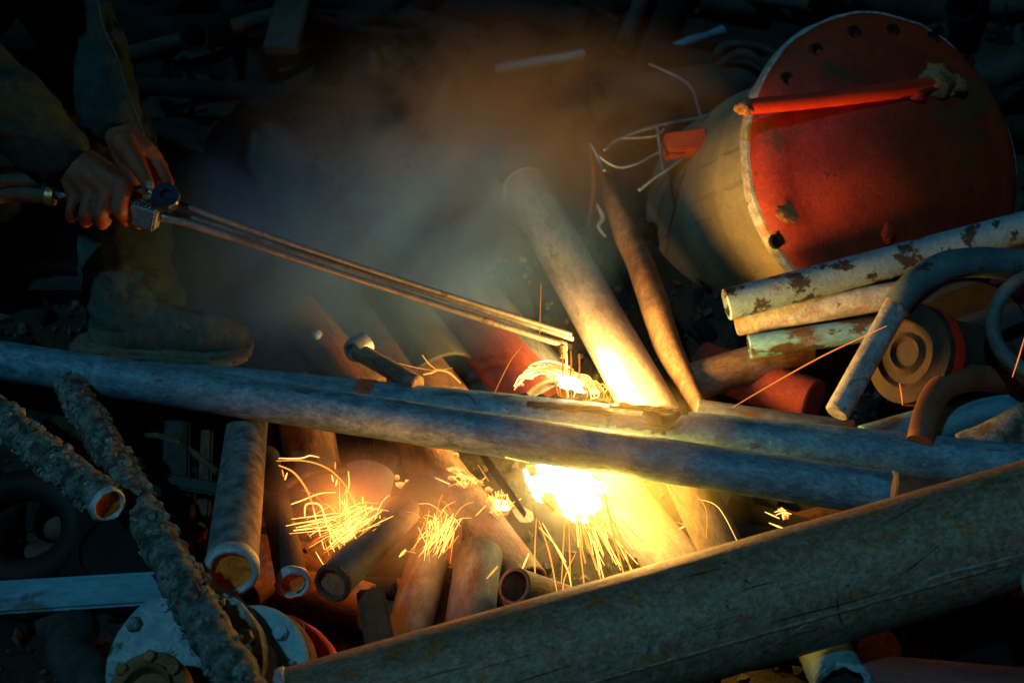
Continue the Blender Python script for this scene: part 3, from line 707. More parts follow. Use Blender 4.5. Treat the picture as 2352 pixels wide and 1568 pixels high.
pipe('broad brown pipe sloping under the torch tubes, second from the flame', (735, 610, 2.66), (1010, 960, 2.40), rpx=84, mat=rust_m, n=24)
pipe('thick grey pipe sloping in the smoke straight behind the torch tip', (860, 480, 2.85), (1260, 960, 2.46), rpx=96, mat=slate, n=24)
pipe('red-tinged pipe close left of the cut, half hidden by smoke', (1030, 700, 2.62), (1250, 930, 2.36), rpx=62, mat=red_pipe_m, n=24)
pipe('thin pale rod leaning in the smoke at upper centre', (935, 378, 2.85), (1035, 185, 3.10), rpx=17, mat=mid_dark, n=12)
pipe('square-ended pink-grey pipe in the smoke above the torch', (745, 420, 2.88), (640, 350, 3.02), rpx=34, mat=red_pipe_m, n=12)
tag(blob('stone', P(982, 322, 2.82), .012, mid_dark, None, (1, .8, 1), .4, 5), 'small pale chip in the smoke beside the thin pale rod', 'chip')
tag(bar('dark steel angle standing at the top left of the heap', (690, -60, 3.5), (645, 118, 3.3), .09, .03, mid_dark, cuts=6), None)
pipe('dim pipe lying at the top left behind the worker sleeve', (285, 132, 3.2), (660, 30, 3.5), rpx=22, mat=mid_dark, n=16)
tag(blob('scrap_lump', P(860, 148, 3.3), .03, mid_dark, None, (.6, .6, 1.2), .5, 9), 'faint pale scrap lump in the dark at top centre', 'scrap')
pipe('narrow bar with a blue-lit flake in the dark above the upright pipe', (1140, 160, 3.25), (1340, 124, 3.35), rpx=11, mat=teal_pipe, n=12, solid=True, lump=.006, lscale=9)
pipe('short blue-lit bar in the dark left of the red lid', (1545, 108, 3.3), (1660, 70, 3.4), rpx=12, mat=teal_pipe, n=12, solid=True, lump=.006, lscale=9)
pipe('dim teal pipe at the top edge, centre', (1430, 110, 3.4), (1490, -40, 3.6), rpx=20, mat=mid_dark, n=12)
pipe('dull pipe behind the red lid at the right edge', (2230, 190, 3.0), (2480, 85, 3.1), rpx=42, mat=mid_dark, n=12)
bx = link('brick', box_mesh('brick', .085, .045, .05, .003, 2, .004), metal('dull_red_block', (.20, .03, .012), (.28, .05, .02), (.1, .03, .014), rust=.4, scale=16, rough=.85, metallic=0, bump=.5), mw=frame(P(1572, 330, 2.72), CAMV(.1, .3, 1)) @ Matrix.Rotation(R(95), 4, 'Z'))
tag(bx, 'dull red block beside the tangle of wire', 'block')
bar('pair rail upper of the two dark bars left of the worker leg', (-160, 612, 2.75), (330, 610, 2.70), .03, .03, rust_m, cuts=6)['label'] = 'upper of two dark bars level behind the worker shin'
bar('x', (-160, 648, 2.72), (330, 648, 2.68), .028, .03, mid_dark, cuts=6)['label'] = 'lower of two dark bars level behind the worker shin'
def wire(label, pts, r=.003):
    tag(tube('wire', pts, r, wire_m, seg=8, sub=7), label, 'wire')
wire('long curved wire arching over the tangle left of the drum', [P(1492, 148, 2.95), P(1525, 162, 2.92), P(1570, 185, 2.9), P(1592, 210, 2.88), P(1604, 250, 2.84), P(1614, 285, 2.8), P(1622, 300, 2.78)], .0030)
wire('bright straight-backed wire of the tangle, bent up at its right end', [P(1388, 345, 2.68), P(1410, 325, 2.70), P(1460, 303, 2.72), P(1530, 285, 2.74), P(1600, 272, 2.76), P(1640, 262, 2.78), P(1632, 285, 2.77), P(1618, 312, 2.76)], .0036)
wire('looping wire sagging below the tangle', [P(1356, 328, 2.64), P(1380, 362, 2.64), P(1420, 384, 2.65), P(1462, 376, 2.67), P(1500, 356, 2.70), P(1545, 338, 2.72)], .0026)
wire('short upright wire crossing the tangle', [P(1510, 290, 2.73), P(1514, 330, 2.71), P(1524, 396, 2.67)], .0032)
wire('stub wire with a blob end under the tangle', [P(1468, 437, 2.62), P(1500, 410, 2.64), P(1530, 390, 2.66), P(1568, 362, 2.7)], .0036)
wire('thin wire prong standing left of the tangle', [P(1360, 335, 2.63), P(1376, 366, 2.62), P(1388, 392, 2.6)], .0034)
wire('second thin strand under the bright wire', [P(1430, 318, 2.7), P(1470, 316, 2.7), P(1505, 312, 2.71), P(1525, 296, 2.73)], .0024)

# dark scrap pipes heaped at the back and under everything
def scatter(n, xr, yr, lab, grp, mats, rr, lr, lift, seed, tilt=.35, pred=None):
    rnd = random.Random(seed)
    protos = []
    for k in range(10):
        r, L = rnd.uniform(*rr), rnd.uniform(*lr)
        me = lathe_mesh('scrap_pipe', pipe_prof(r, L, .006, 8), 20, True, .0015, 14, rnd.random() * 40)
        me.materials.append(mats[k % len(mats)]); me.shade_smooth(); me.set_sharp_from_angle(angle=R(40))
        protos.append((me, r, L))
    done = 0
    while done < n:
        me, r, L = rnd.choice(protos)
        x, y = rnd.uniform(*xr), rnd.uniform(*yr)
        a = rnd.uniform(0, math.pi)
        dv = Vector((math.cos(a), math.sin(a), rnd.uniform(-tilt, tilt))).normalized()
        c = Vector((x, y, ground_h(x, y) + r + rnd.uniform(*lift)))
        if pred and not pred(c, dv, L): continue
        o = bpy.data.objects.new('scrap_pipe', me); C.objects.link(o)
        o.matrix_world = frame(c - dv * L / 2, dv)
        tag(o, lab, 'pipe', grp)
        done += 1
def clear_of(c, dv, L):
    """keep ends below the sight lines of the things built by hand"""
    for e in (c - dv * L / 2, c, c + dv * L / 2):
        q = e - CAM; d = q.dot(FW)
        u, v = 1176 + q.x / d / TANH * 1176, 784 - q.dot(UP) / d / TANH * 1176
        if d < 2.5: return False
        if u < 420 and d < 3.0: return False
        if 1480 < u < 2500 and d < 3.05: return False
        if e.z < ground_h(e.x, e.y) - .03: return False
    return True
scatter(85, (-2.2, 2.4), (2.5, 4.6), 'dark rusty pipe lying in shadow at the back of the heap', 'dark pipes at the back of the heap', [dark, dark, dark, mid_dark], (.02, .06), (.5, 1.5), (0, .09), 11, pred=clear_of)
def under(c, dv, L):
    for k in (-.5, -.25, 0, .25, .5):
        e = c + dv * L * k
        q = e - CAM; d = q.dot(FW)
        v = 784 - q.dot(UP) / d / TANH * 1176
        u = 1176 + q.x / d / TANH * 1176
        if d < 2.02 + .42 * sstep(1300, 1000, v): return False
        if d > 2.9 or v < 850: return False
        if 1030 < u < 1520 and v > 1000 and d < 2.42: return False
    return True
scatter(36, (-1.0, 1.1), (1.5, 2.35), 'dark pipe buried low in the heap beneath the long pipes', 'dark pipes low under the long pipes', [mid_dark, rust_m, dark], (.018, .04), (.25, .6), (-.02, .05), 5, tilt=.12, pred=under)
rc_ = random.Random(22)
for k in range(9):
    x, y = rc_.uniform(-1.6, 1.9), rc_.uniform(3.1, 4.3)
    a0 = rc_.uniform(0, 6.28); rad_ = rc_.uniform(.15, .4)
    pts = []
    for q in range(7):
        a = a0 + q * .55
        px, py = x + math.cos(a) * rad_ * (1 + .2 * rc_.random()), y + math.sin(a) * rad_ * .5
        pts.append(Vector((px, py, ground_h(px, py) + .06 + .12 * abs(math.sin(q * .9)) + .05 * rc_.random())))
    tag(tube('cable', pts, rc_.uniform(.006, .012), rc_.choice((dark, mid_dark)), seg=8, sub=6), 'dark cable looped over the pipes at the back of the heap', 'cable', 'dark cables at the back of the heap')
def flakes():
    """small dark scrap: bent offcuts scattered thickly between the pipes"""
    rnd = random.Random(3); parts = []
    for i in range(900):
        x, y = rnd.uniform(-1.6, 1.8), rnd.uniform(1.4, 4.2)
        c = Vector((x, y, ground_h(x, y) + rnd.uniform(0, .03)))
        m = Quaternion((rnd.random() - .5, rnd.random() - .5, rnd.random() - .5, rnd.random() - .5)).normalized()
        sx, sy, sz = rnd.uniform(.01, .05), rnd.uniform(.01, .03), rnd.uniform(.002, .006)
        pts = [c + m @ Vector((a * sx, b * sy, q * sz + .2 * sx * a * a)) for a in (-1, 0, 1) for b in (-1, 1) for q in (-1, 1)]
        f = []
        for s in (0, 4):
            f += [(s, s + 4, s + 6, s + 2), (s + 1, s + 3, s + 7, s + 5), (s, s + 1, s + 5, s + 4), (s + 2, s + 6, s + 7, s + 3)]
        f += [(0, 2, 3, 1), (8, 9, 11, 10)]
        parts.append((pts, f))
    tag(link('scrap_debris', mesh_from('scrap_debris', parts, Vector()), dark, smooth=0), 'small bent offcuts of rusty scrap strewn between the pipes', kind='stuff')
flakes()

# ------------------------------------------------------------------ fire: molten metal, flame, sparks and the light they give
molten_w = glow('white_hot_metal', (1.0, .86, .50), 14)
molten_y = glow('yellow_hot_metal', (1.0, .50, .10), 2.0, (.5, .07, .008), 70)
spark_m = glow('bright_spark', (1.0, .50, .10), 3.2)
amber_m = glow('amber_spark', (1.0, .34, .045), 1.7)
ember_m = glow('orange_spark', (1.0, .26, .035), 1.1)
flame_m = glow('flame_yellow', (1.0, .66, .24), 4.5, (1.0, .42, .06), 40)
pool = empty('molten_pool', P(1290, 1110, 2.13), 'white-hot molten metal pouring out under the long pipes', 'molten metal')
blob('pool', None, .057, molten_w, pool, (1.0, .55, .62), .45, 21, sub=4, mw=frame(P(1284, 1106, 2.15), CAMV(-.2, .9, .4), CAMV(.8, -.55, 0)))
blob('drip', None, .020, molten_w, pool, (1.3, 1.0, .8), .5, 24, mw=Matrix.Translation(P(1340, 1160, 2.12)))
for k, (u, v, r_) in enumerate(((1232, 1118, .010), (1262, 1150, .012), (1310, 1176, .014), (1362, 1150, .012), (1378, 1118, .010), (1222, 1080, .009), (1338, 1188, .008))):
    blob('drip', None, r_, molten_y if k % 2 else molten_w, pool, (1.3, .8, .8), .5, 40 + k, mw=frame(P(u, v, 2.125), CAMV(0, .4, .9), CAMV(.6, -.8, 0)))
def lamp(name, at, col, e, parent, r=.03):
    l = bpy.data.lights.new(name, 'POINT'); l.energy = e; l.color = col; l.shadow_soft_size = r
    o = bpy.data.objects.new(name, l); C.objects.link(o)
    o.parent = parent; o.matrix_local = parent_mw(parent).inverted() @ Matrix.Translation(at)
    return o
lamp('pool_light', P(1400, 1122, 2.075), (1.0, .60, .08), 5.5, pool, .045)
def slag(label, pieces):
    e = empty('slag', P(pieces[0][0], pieces[0][1], pieces[0][2]), label, 'slag')
    for k, (u, v, d, r, sq) in enumerate(pieces):
        blob('ember', None, r, molten_y, e, sq, .55, u * .1, mw=frame(P(u, v, d), CAMV(0, .75, .65), CAMV(.8, -.5, 0)))
slag('ragged patch of glowing slag higher on the brown pipe, left of the molten pool', [(1048, 1080, 2.20, .011, (1.5, .6, .3)), (1078, 1100, 2.19, .012, (1.3, .5, .3)), (1062, 1112, 2.19, .009, (1, .8, .3)), (1100, 1108, 2.18, .007, (1, .8, .3)), (1038, 1098, 2.2, .007, (1, .8, .3))])
slag('brightest clump of glowing slag close left of the molten pool', [(1132, 1150, 2.15, .012, (1.0, .8, .4)), (1150, 1168, 2.14, .014, (1.1, .7, .4)), (1176, 1160, 2.14, .010, (.6, .9, .4)), (1122, 1125, 2.17, .006, (1, 1, .4)), (1140, 1178, 2.14, .009, (1, .7, .4))])
blob('ember', None, .011, molten_w, bpy.data.objects['slag.001'], (1.2, .8, .5), .5, 77, mw=frame(P(1152, 1160, 2.125), CAMV(0, .75, .65), CAMV(.8, -.5, 0)))
slag('small embers caught at the burnt upper end of the grey pipe', [(925, 1115, 2.10, .008, (1.4, .8, .5)), (938, 1108, 2.10, .006, (1, 1, .5)), (912, 1096, 2.11, .004, (1, 1, 1))])
slag('tiny ember hanging just under the long pipe', [(1047, 1044, 2.08, .004, (1.3, 1, 1))])
slag('embers glowing above the thick pipe, right end of the pit', [(1795, 1172, 2.05, .006, (1, .8, .5)), (1805, 1184, 2.04, .005, (1, 1.3, .5))])

flame = empty('flame', P(1300, 870, 2.13), 'curling yellow flame along the top of the cut', 'flame')
def strand(pts, r, mat=flame_m):
    wp, rr = smooth_path([P(*p) for p in pts], [r * .5] + [r] * (len(pts) - 2) + [r * .4], 7)
    o0 = wp[0].copy()
    link('flame_tongue', mesh_from('flame_tongue', [sweep_data(wp, rr, 8, 1, r * .5, 90)], o0), mat, flame, mw=Matrix.Translation(o0))
frnd = random.Random(17)
arch = [(1186, 886), (1198, 866), (1216, 852), (1245, 848), (1275, 854), (1310, 862), (1345, 876), (1372, 900)]
for k in range(34):
    a, b = frnd.uniform(-6, 12), frnd.gauss(0, 7)
    i0, i1 = frnd.randint(0, 4), frnd.randint(5, 8)
    strand([(u + a + frnd.uniform(-6, 6), v + b + frnd.uniform(-6, 6), 2.17 + .012 * frnd.uniform(-1, 1)) for u, v in arch[i0:max(i1, i0 + 3)]], frnd.uniform(.0004, .0014), flame_m if k % 3 else amber_m)
for k in range(12):
    u = frnd.uniform(1265, 1390)
    strand([(u, 862 + (u - 1270) * .3, 2.17), (u + 8, 885 + (u - 1270) * .25, 2.165), (u + frnd.uniform(-14, 18), 908 + (u - 1270) * .1, 2.16)], frnd.uniform(.0004, .0012), flame_m if k % 2 else amber_m)
for k, (u, v, r_) in enumerate(((1196, 882, .004), (1212, 864, .006), (1240, 856, .007), (1268, 862, .007), (1292, 868, .009), (1316, 878, .010), (1342, 888, .008), (1366, 898, .006), (1300, 884, .008), (1328, 892, .008))):
    blob('molten_bead', None, r_, molten_w if k in (4, 5, 8, 9) else flame_m if k % 2 else molten_y, flame, (1.5, .8, .6), .55, 60 + k, mw=frame(P(u, v, 2.185), CAMV(0, .5, .85), CAMV(.9, -.35, 0)))
for u0, v0, v1, r in ((1292, 800, 868, .0016), (1300, 803, 866, .0022), (1311, 806, 868, .0016), (1330, 812, 880, .0014)):
    strand([(u0, v0, 2.12), (u0 + 1, (v0 + v1) / 2, 2.11), (u0 - 2, v1, 2.10)], r, ember_m if r < .0018 else flame_m)
lamp('flame_light', P(1398, 897, 2.205), (1.0, .46, .09), 24.0, flame, .05)
lamp('flame_core', P(1362, 838, 2.335), (1.0, .58, .15), 7.0, flame, .03)

def streaks(name, label, lines, r=.0014, mat=spark_m, cat=None, kind=None):
    parts = []
    for ln in lines:
        rr = ln[1] if isinstance(ln[1], float) else r
        pts = ln[0] if isinstance(ln[1], float) else ln
        wp = [P(*p) for p in pts]
        if len(wp) > 2: wp, rad = smooth_path(wp, [rr * .5] + [rr] * (len(wp) - 2) + [rr * .5], 6)
        else: wp = [wp[0], wp[0].lerp(wp[1], .5), wp[1]]; rad = [rr * .4, rr, rr * .7]
        parts.append(sweep_data(wp, rad, 6))
    if mat is spark_m:
        rc = random.Random(len(lines)); mi = []
        for v_, f_ in parts: mi += [1 if rc.random() < .4 else 0] * len(f_)
    o0 = P(*((lines[0][0] if isinstance(lines[0][1], float) else lines[0])[0]))
    o = link(name, mesh_from(name, parts, o0), mat, mw=Matrix.Translation(o0), smooth=60)
    if mat is spark_m:
        o.data.materials.append(amber_m)
        o.data.polygons.foreach_set('material_index', mi)
    return tag(o, label, cat, None, kind)
def burst(n, cu, cv, su, sv, ang, sa, l0, l1, d, seed, r0=.0003, r1=.00085):
    rnd = random.Random(seed); out = []
    for i in range(n):
        u, v = rnd.gauss(cu, su), rnd.gauss(cv, sv)
        a = R(rnd.gauss(ang, sa)); l = rnd.uniform(l0, l1)
        du, dv = math.cos(a) * l / 2, -math.sin(a) * l / 2
        dd = d + rnd.uniform(-.03, .03)
        out.append(([(u - du, v - dv, dd), (u + du, v + dv, dd - .01)], rnd.uniform(r0, r1)))
    return out
s1 = burst(70, 800, 1212, 24, 16, 33, 10, 40, 120, 1.90, 1) + burst(26, 790, 1225, 26, 22, -55, 14, 25, 80, 1.90, 2)
s1 += burst(7, 715, 1200, 14, 16, 9, 4, 70, 130, 1.93, 3, .0006, .0013) + burst(14, 810, 1190, 28, 20, 70, 25, 10, 35, 1.92, 4)
s1 += [([(635, 1058, 2.06), (700, 1058, 2.05), (752, 1075, 2.04), (790, 1110, 2.03), (812, 1150, 2.02), (826, 1182, 2.0)], .0011),
       ([(640, 1068, 2.06), (675, 1085, 2.05), (705, 1125, 2.03), (720, 1165, 2.02)], .0015), ([(716, 1150, 2.03), (728, 1200, 2.02), (745, 1262, 2.0)], .0011),
       ([(648, 1165, 2.05), (690, 1150, 2.04), (735, 1133, 2.03), (772, 1130, 2.03)], .0011), ([(640, 1052, 2.06), (690, 1052, 2.05), (712, 1046, 2.05), (733, 1050, 2.05)], .0011),
       ([(700, 1185, 2.03), (704, 1158, 2.03), (735, 1160, 2.03), (752, 1205, 2.02), (780, 1258, 2.0)], .0015), ([(800, 1082, 2.03), (802, 1110, 2.03), (798, 1130, 2.03)], .0012)]
for u, v in ((762, 1090), (775, 1100), (795, 1120), (770, 1060), (648, 1078), (660, 1085), (838, 1152), (833, 1140)):
    s1.append(([(u, v, 2.03), (u + random.uniform(-6, 6), v + 16, 2.02)], .0012))
streaks('sparks', 'dense short sparks spitting from the glowing slag left of the molten pool', burst(60, 1148, 1156, 16, 12, 75, 30, 14, 44, 2.11, 51, .0004, .0012) + burst(12, 1068, 1098, 22, 8, -30, 20, 14, 50, 2.15, 52, .0005, .0011) + burst(14, 1080, 1104, 18, 8, 70, 30, 8, 22, 2.14, 53, .0005, .001), kind='stuff')
def arcs(n, cu, cv, d, seed, l0, l1, spread):
    rnd = random.Random(seed); out = []
    for i in range(n):
        a, l = R(rnd.uniform(*spread)), rnd.uniform(l0, l1)
        u, v = cu + rnd.gauss(0, 20), cv + rnd.gauss(0, 14)
        u2, v2 = u + math.cos(a) * l, v - math.sin(a) * l
        out.append(([(u, v, d), ((u + u2) / 2, (v + v2) / 2 - l * .10, d - .01), (u2, v2 + l * .12, d)], rnd.uniform(.00025, .0006)))
    return out
s1 += arcs(34, 800, 1200, 1.93, 71, 30, 120, (10, 175))
streaks('sparks', 'wide burst of sparks bouncing off the grey pipe, leftmost in the pit', s1, kind='stuff')
s2 = burst(64, 1008, 1228, 20, 13, 68, 16, 30, 95, 1.95, 6) + burst(16, 1010, 1215, 24, 18, 105, 20, 20, 60, 1.95, 7) + [([(917, 1278, 2.02), (932, 1262, 2.02)], .0022), ([(930, 1264, 2.02), (965, 1272, 2.02), (985, 1283, 2.02)], .0008)]
s2 += arcs(24, 1010, 1215, 1.97, 72, 25, 90, (20, 170))
streaks('sparks', 'tight upright sheaf of sparks in the middle of the pit', s2, kind='stuff')
lamp('spark_light', P(1012, 1215, 1.97), (1.0, .27, .035), 1.1, bpy.data.objects['sparks.002'], .03)
lamp('spark_light', P(790, 1165, 1.98), (1.0, .24, .03), 1.7, bpy.data.objects['sparks.001'], .03)
rnd3 = random.Random(41); s3 = []
for i in range(44):
    a = R(rnd3.gauss(-66, 13)); l0, l1 = rnd3.uniform(40, 110), rnd3.uniform(110, 235)
    u, v = 1318 + rnd3.uniform(-36, 36), 1105 + rnd3.uniform(-10, 20)
    s3.append(([(u + math.cos(a) * l0, v - math.sin(a) * l0, 2.06), (u + math.cos(a) * l1, v - math.sin(a) * l1 + 6, 2.02)], rnd3.uniform(.0005, .0013)))
s3 += [([(1346, 1088, 2.08), (1374, 1100, 2.05), (1392, 1150, 2.03), (1412, 1240, 1.99), (1434, 1322, 1.94)], .0016), ([(1238, 1195, 2.03), (1262, 1270, 1.99), (1280, 1362, 1.94)], .0013), ([(1232, 1190, 2.03), (1228, 1290, 1.98), (1234, 1376, 1.94)], .0013),
       ([(1392, 1170, 2.03), (1424, 1230, 2.0), (1455, 1332, 1.95)], .0014), ([(1246, 1200, 2.03), (1300, 1300, 1.98), (1312, 1345, 1.95)], .0011), ([(1322, 1270, 2.0), (1296, 1330, 1.96), (1292, 1390, 1.94)], .0010),
       ([(1238, 1210, 2.02), (1275, 1250, 2.0), (1300, 1290, 1.98)], .0009), ([(1118, 1328, 1.96), (1143, 1300, 1.97)], .0016), ([(1197, 1312, 1.97), (1215, 1270, 1.98)], .0012), ([(1180, 1055, 2.06), (1160, 1048, 2.06)], .001), ([(1215, 1062, 2.05), (1160, 1050, 2.06)], .001)]
s3 += arcs(26, 1330, 1180, 2.04, 73, 40, 150, (-80, 40))
streaks('sparks', 'long sparks raining down from the white-hot pool', s3, kind='stuff')
s4 = [([(1525, 1098, 2.05), (1570, 1160, 2.03), (1603, 1215, 2.0)], .0011), ([(1556, 1102, 2.05), (1618, 1160, 2.03), (1622, 1235, 2.0)], .0006), ([(1600, 1145, 2.04), (1650, 1165, 2.03), (1697, 1250, 2.0)], .0006),
      ([(1552, 1198, 2.0), (1580, 1206, 2.0)], .0012), ([(1560, 1214, 2.0), (1572, 1208, 2.0)], .0012), ([(1466, 1112, 2.06), (1520, 1118, 2.05)], .0008), ([(1490, 1138, 2.05), (1528, 1160, 2.04)], .0007)]
streaks('sparks', 'few thin sparks over the orange-lit brown pipe', s4, kind='stuff')
s5 = [([(1757, 1175, 2.04), (1790, 1190, 2.02)], .0011), ([(1766, 1200, 2.0), (1806, 1216, 2.0)], .0014), ([(1782, 1182, 2.02), (1800, 1176, 2.02), (1818, 1180, 2.02)], .0011), ([(1778, 1176, 2.03), (1792, 1172, 2.03), (1806, 1172, 2.03)], .0009), ([(1797, 1178, 2.02), (1800, 1192, 2.01)], .0015)]
streaks('sparks', 'handful of sparks at the right end of the pit, above the thick pipe', s5, kind='stuff')
rnd6 = random.Random(8); s6 = []
for i in range(26):
    u = rnd6.uniform(1330, 1392); v = 880 + (u - 1330) * .35
    s6.append(([(u, v + rnd6.uniform(-12, 4), 2.08), (u + rnd6.uniform(6, 16), v - rnd6.uniform(8, 18), 2.07), (u + rnd6.uniform(20, 34), v + rnd6.uniform(0, 14), 2.06)], rnd6.uniform(.0004, .0008)))
streaks('sparks', 'fine curled sparks between the flame and the upright pipe', s6, kind='stuff')
streaks('spark', 'bright forked spark leaping over the cut pipe, left of the flame', [([(972, 860, 2.10), (992, 856, 2.10), (1006, 850, 2.10), (1032, 856, 2.10), (1058, 880, 2.09)], .0020), ([(1005, 851, 2.10), (985, 835, 2.11), (970, 815, 2.12)], .0009), ([(1000, 851, 2.1), (960, 845, 2.12), (915, 834, 2.13)], .0005), ([(1010, 850, 2.1), (1040, 845, 2.1)], .0004)], cat='spark')
for lab, ln, r, m in (('longest orange spark, flying up across the right-hand pipes', [(1683, 935, 2.05), (1790, 872, 2.0), (1900, 812, 1.96), (2037, 748, 1.92)], .0011, ember_m),
                      ('short orange spark in front of the ringed end cap', [(2066, 880, 1.98), (2070, 905, 1.97), (2073, 930, 1.96)], .0011, ember_m),
                      ('orange spark at the right edge in front of the hoop', [(2354, 772, 1.95), (2340, 820, 1.94), (2325, 866, 1.93)], .0011, ember_m),
                      ('curved red spark standing left of the flame', [(1198, 796, 2.12), (1175, 825, 2.11), (1155, 862, 2.10), (1136, 902, 2.09)], .0007, ember_m),
                      ('thin upright spark line dropping onto the flame', [(1243, 650, 2.16), (1240, 745, 2.14), (1237, 842, 2.12)], .0007, ember_m)):
    streaks('spark', lab, [(ln, r)], mat=m, cat='spark')

# ------------------------------------------------------------------ the cutting torch
tA, tB = P(112, 432, 2.09), P(1312, 772, 2.13)
torch = empty('cutting_torch', tA, 'long cutting torch with a steel block and three thin tubes, held in both hands', 'torch')
def tpart(name, pts, rad, mat, seg=12, sub=5, flat=1.0):
    return tube(name, [p if isinstance(p, Vector) else P(*p) for p in pts], rad, mat, torch, seg, sub, flat)
tpart('handle', [(118, 438, 2.085), (215, 462, 2.08), (300, 486, 2.07)], .0125, hose_m)
tpart('hose', [(-160, 470, 2.0), (-60, 436, 2.03), (20, 416, 2.06), (108, 416, 2.08)], .0125, hose_m)
tpart('hose', [(-160, 540, 2.0), (-60, 476, 2.03), (20, 446, 2.06), (112, 452, 2.08)], .0125, hose_m)
tpart('hose_clamp', [(104, 414, 2.08), (124, 420, 2.08)], .0155, chrome)
tpart('hose_clamp', [(108, 450, 2.08), (126, 452, 2.08)], .0150, brass)
tpart('connector', [(122, 424, 2.078), (140, 438, 2.078), (150, 452, 2.08)], .010, chrome)
blk = link('valve_block', box_mesh('valve_block', .036, .030, .056, .003, 2), chrome, torch, mw=frame((P(292, 482, 2.055) + P(357, 503, 2.055)) / 2, P(357, 503, 2.055) - P(292, 482, 2.055), CAMV(0, 1, .4)))
for k in range(7):
    c = link('rib', box_mesh('rib', .003, .020, .0026, .0006, 1), chrome, blk); c.location = (.0195, .002, -.022 + .006 * k)
for z in (-.016, .015):
    c = link('screw', lathe_mesh('screw', [(0, -.001), (.004, -.001), (.0045, .002), (.0075, .002), (.0085, -.003)], 16, False), brass, blk)
    c.location = (0, .0152 if (blk.matrix_world.to_3x3() @ Vector((0, 1, 0))).dot(FW) < 0 else -.0152, z)
    c.rotation_euler = (R(-90) if c.location.y > 0 else R(90), 0, 0)
kn = frame(P(380, 455, 2.05), CAMV(.35, .25, .9))
knob = link('knob', lathe_mesh('knob', [(0, .010), (.008, .011), (.010, .016), (.019, .016), (.0225, .012), (.0225, -.010), (.018, -.014), (.006, -.016), (.006, -.035)], 40, False, dent=lambda r, t, z: r - (.0016 * max(0, math.cos(9 * t)) if r > .02 else 0)), blue_knob, torch, mw=kn)
for (u, v, r) in ((368, 438, .008), (388, 437, .006)):
    blob('knob_cap', None, r, yellow_m, torch, (1, 1, 1), .25, u, mw=Matrix.Translation(P(u, v, 2.05)))
tpart('valve_stem', [(332, 455, 2.06), (352, 452, 2.055), (372, 455, 2.06)], .006, brass)
tpart('trigger', [(343, 440, 2.04), (352, 446, 2.04), (362, 450, 2.045)], .0045, chrome)
tpart('tube', [(360, 498, 2.06), (440, 516, 2.07), (800, 634, 2.15), (1262, 782, 2.25), (1284, 786, 2.255), (1292, 798, 2.255), (1293, 818, 2.25)], [.0085, .0065, .0055, .0055, .0055, .0055, .006], torch_m, sub=4)
tpart('tube', [(392, 466, 2.07), (425, 472, 2.075), (470, 490, 2.08), (820, 610, 2.16), (1312, 768, 2.27)], [.005, .005, .0045, .0045, .0045], torch_m, sub=4)
tpart('tube', [(366, 480, 2.075), (430, 498, 2.08), (820, 622, 2.17), (1316, 778, 2.27)], .0045, torch_m, sub=4)
tpart('tip', [(1292, 796, 2.255), (1293, 822, 2.25)], [.0085, .005], brass)

# ------------------------------------------------------------------ the worker
def capsule(a, b, ra, rb, seg=14, ring=5):
    ax = (b - a)
    z = ax.normalized() if ax.length > 1e-6 else Vector((0, 0, 1))
    x = z.orthogonal().normalized(); y = z.cross(x)
    vs, fs, rows = [], [], []
    for i in range(ring + 1):
        t = -math.pi / 2 + math.pi / 2 * i / ring; rows.append((a + z * ra * math.sin(t), ra * math.cos(t)))
    for i in range(ring + 1):
        t = math.pi / 2 * i / ring; rows.append((b + z * rb * math.sin(t), rb * math.cos(t)))
    for c, r in rows:
        for k in range(seg):
            q = 2 * math.pi * k / seg
            vs.append(c + (x * math.cos(q) + y * math.sin(q)) * max(r, 1e-5))
    for i in range(len(rows) - 1):
        for k in range(seg):
            l = (k + 1) % seg
            fs.append((i * seg + k, i * seg + l, (i + 1) * seg + l, (i + 1) * seg + k))
    fs.append(tuple(range(seg - 1, -1, -1))); fs.append(tuple((len(rows) - 1) * seg + k for k in range(seg)))
    return vs, fs
def grown(name, chains, voxel, mat, parent, smooth_it=4, fold=None):
    """one continuous skin over chains of tapered limbs"""
    parts = []
    for ch in chains:
        for (a, ra), (b, rb) in zip(ch[:-1], ch[1:]): parts.append(capsule(a, b, ra, rb))
    o0 = chains[0][0][0].copy()
    me = mesh_from(name, parts, o0)
    t = bpy.data.objects.new('tmp', me); C.objects.link(t)
    m = t.modifiers.new('r', 'REMESH'); m.mode = 'VOXEL'; m.voxel_size = voxel
    s = t.modifiers.new('s', 'SMOOTH'); s.iterations = smooth_it; s.factor = .5
    dg = bpy.context.evaluated_depsgraph_get()
    nm = bpy.data.meshes.new_from_object(t.evaluated_get(dg))
    bpy.data.objects.remove(t); nm.name = name
    if fold:
        no = [v.normal.copy() for v in nm.vertices]
        for v, n_ in zip(nm.vertices, no): v.co += n_ * fold(v.co + o0)
    return link(name, nm, mat, parent, mw=Matrix.Translation(o0), smooth=180)
person = empty('person', P(330, 820, 2.36), 'crouching worker in dark work clothes and a muddy boot, holding the torch', 'person')
def c_(*pts): return [(P(u, v, d), r) for u, v, d, r in pts]
W_R = (150, 362, 2.06); W_L = (268, 292, 2.20)
sh_r, sh_l, neck, hip = (-130, -150, 2.02), (110, -230, 2.36), (-40, -270, 2.20), (-330, 190, 2.36)
hands = []
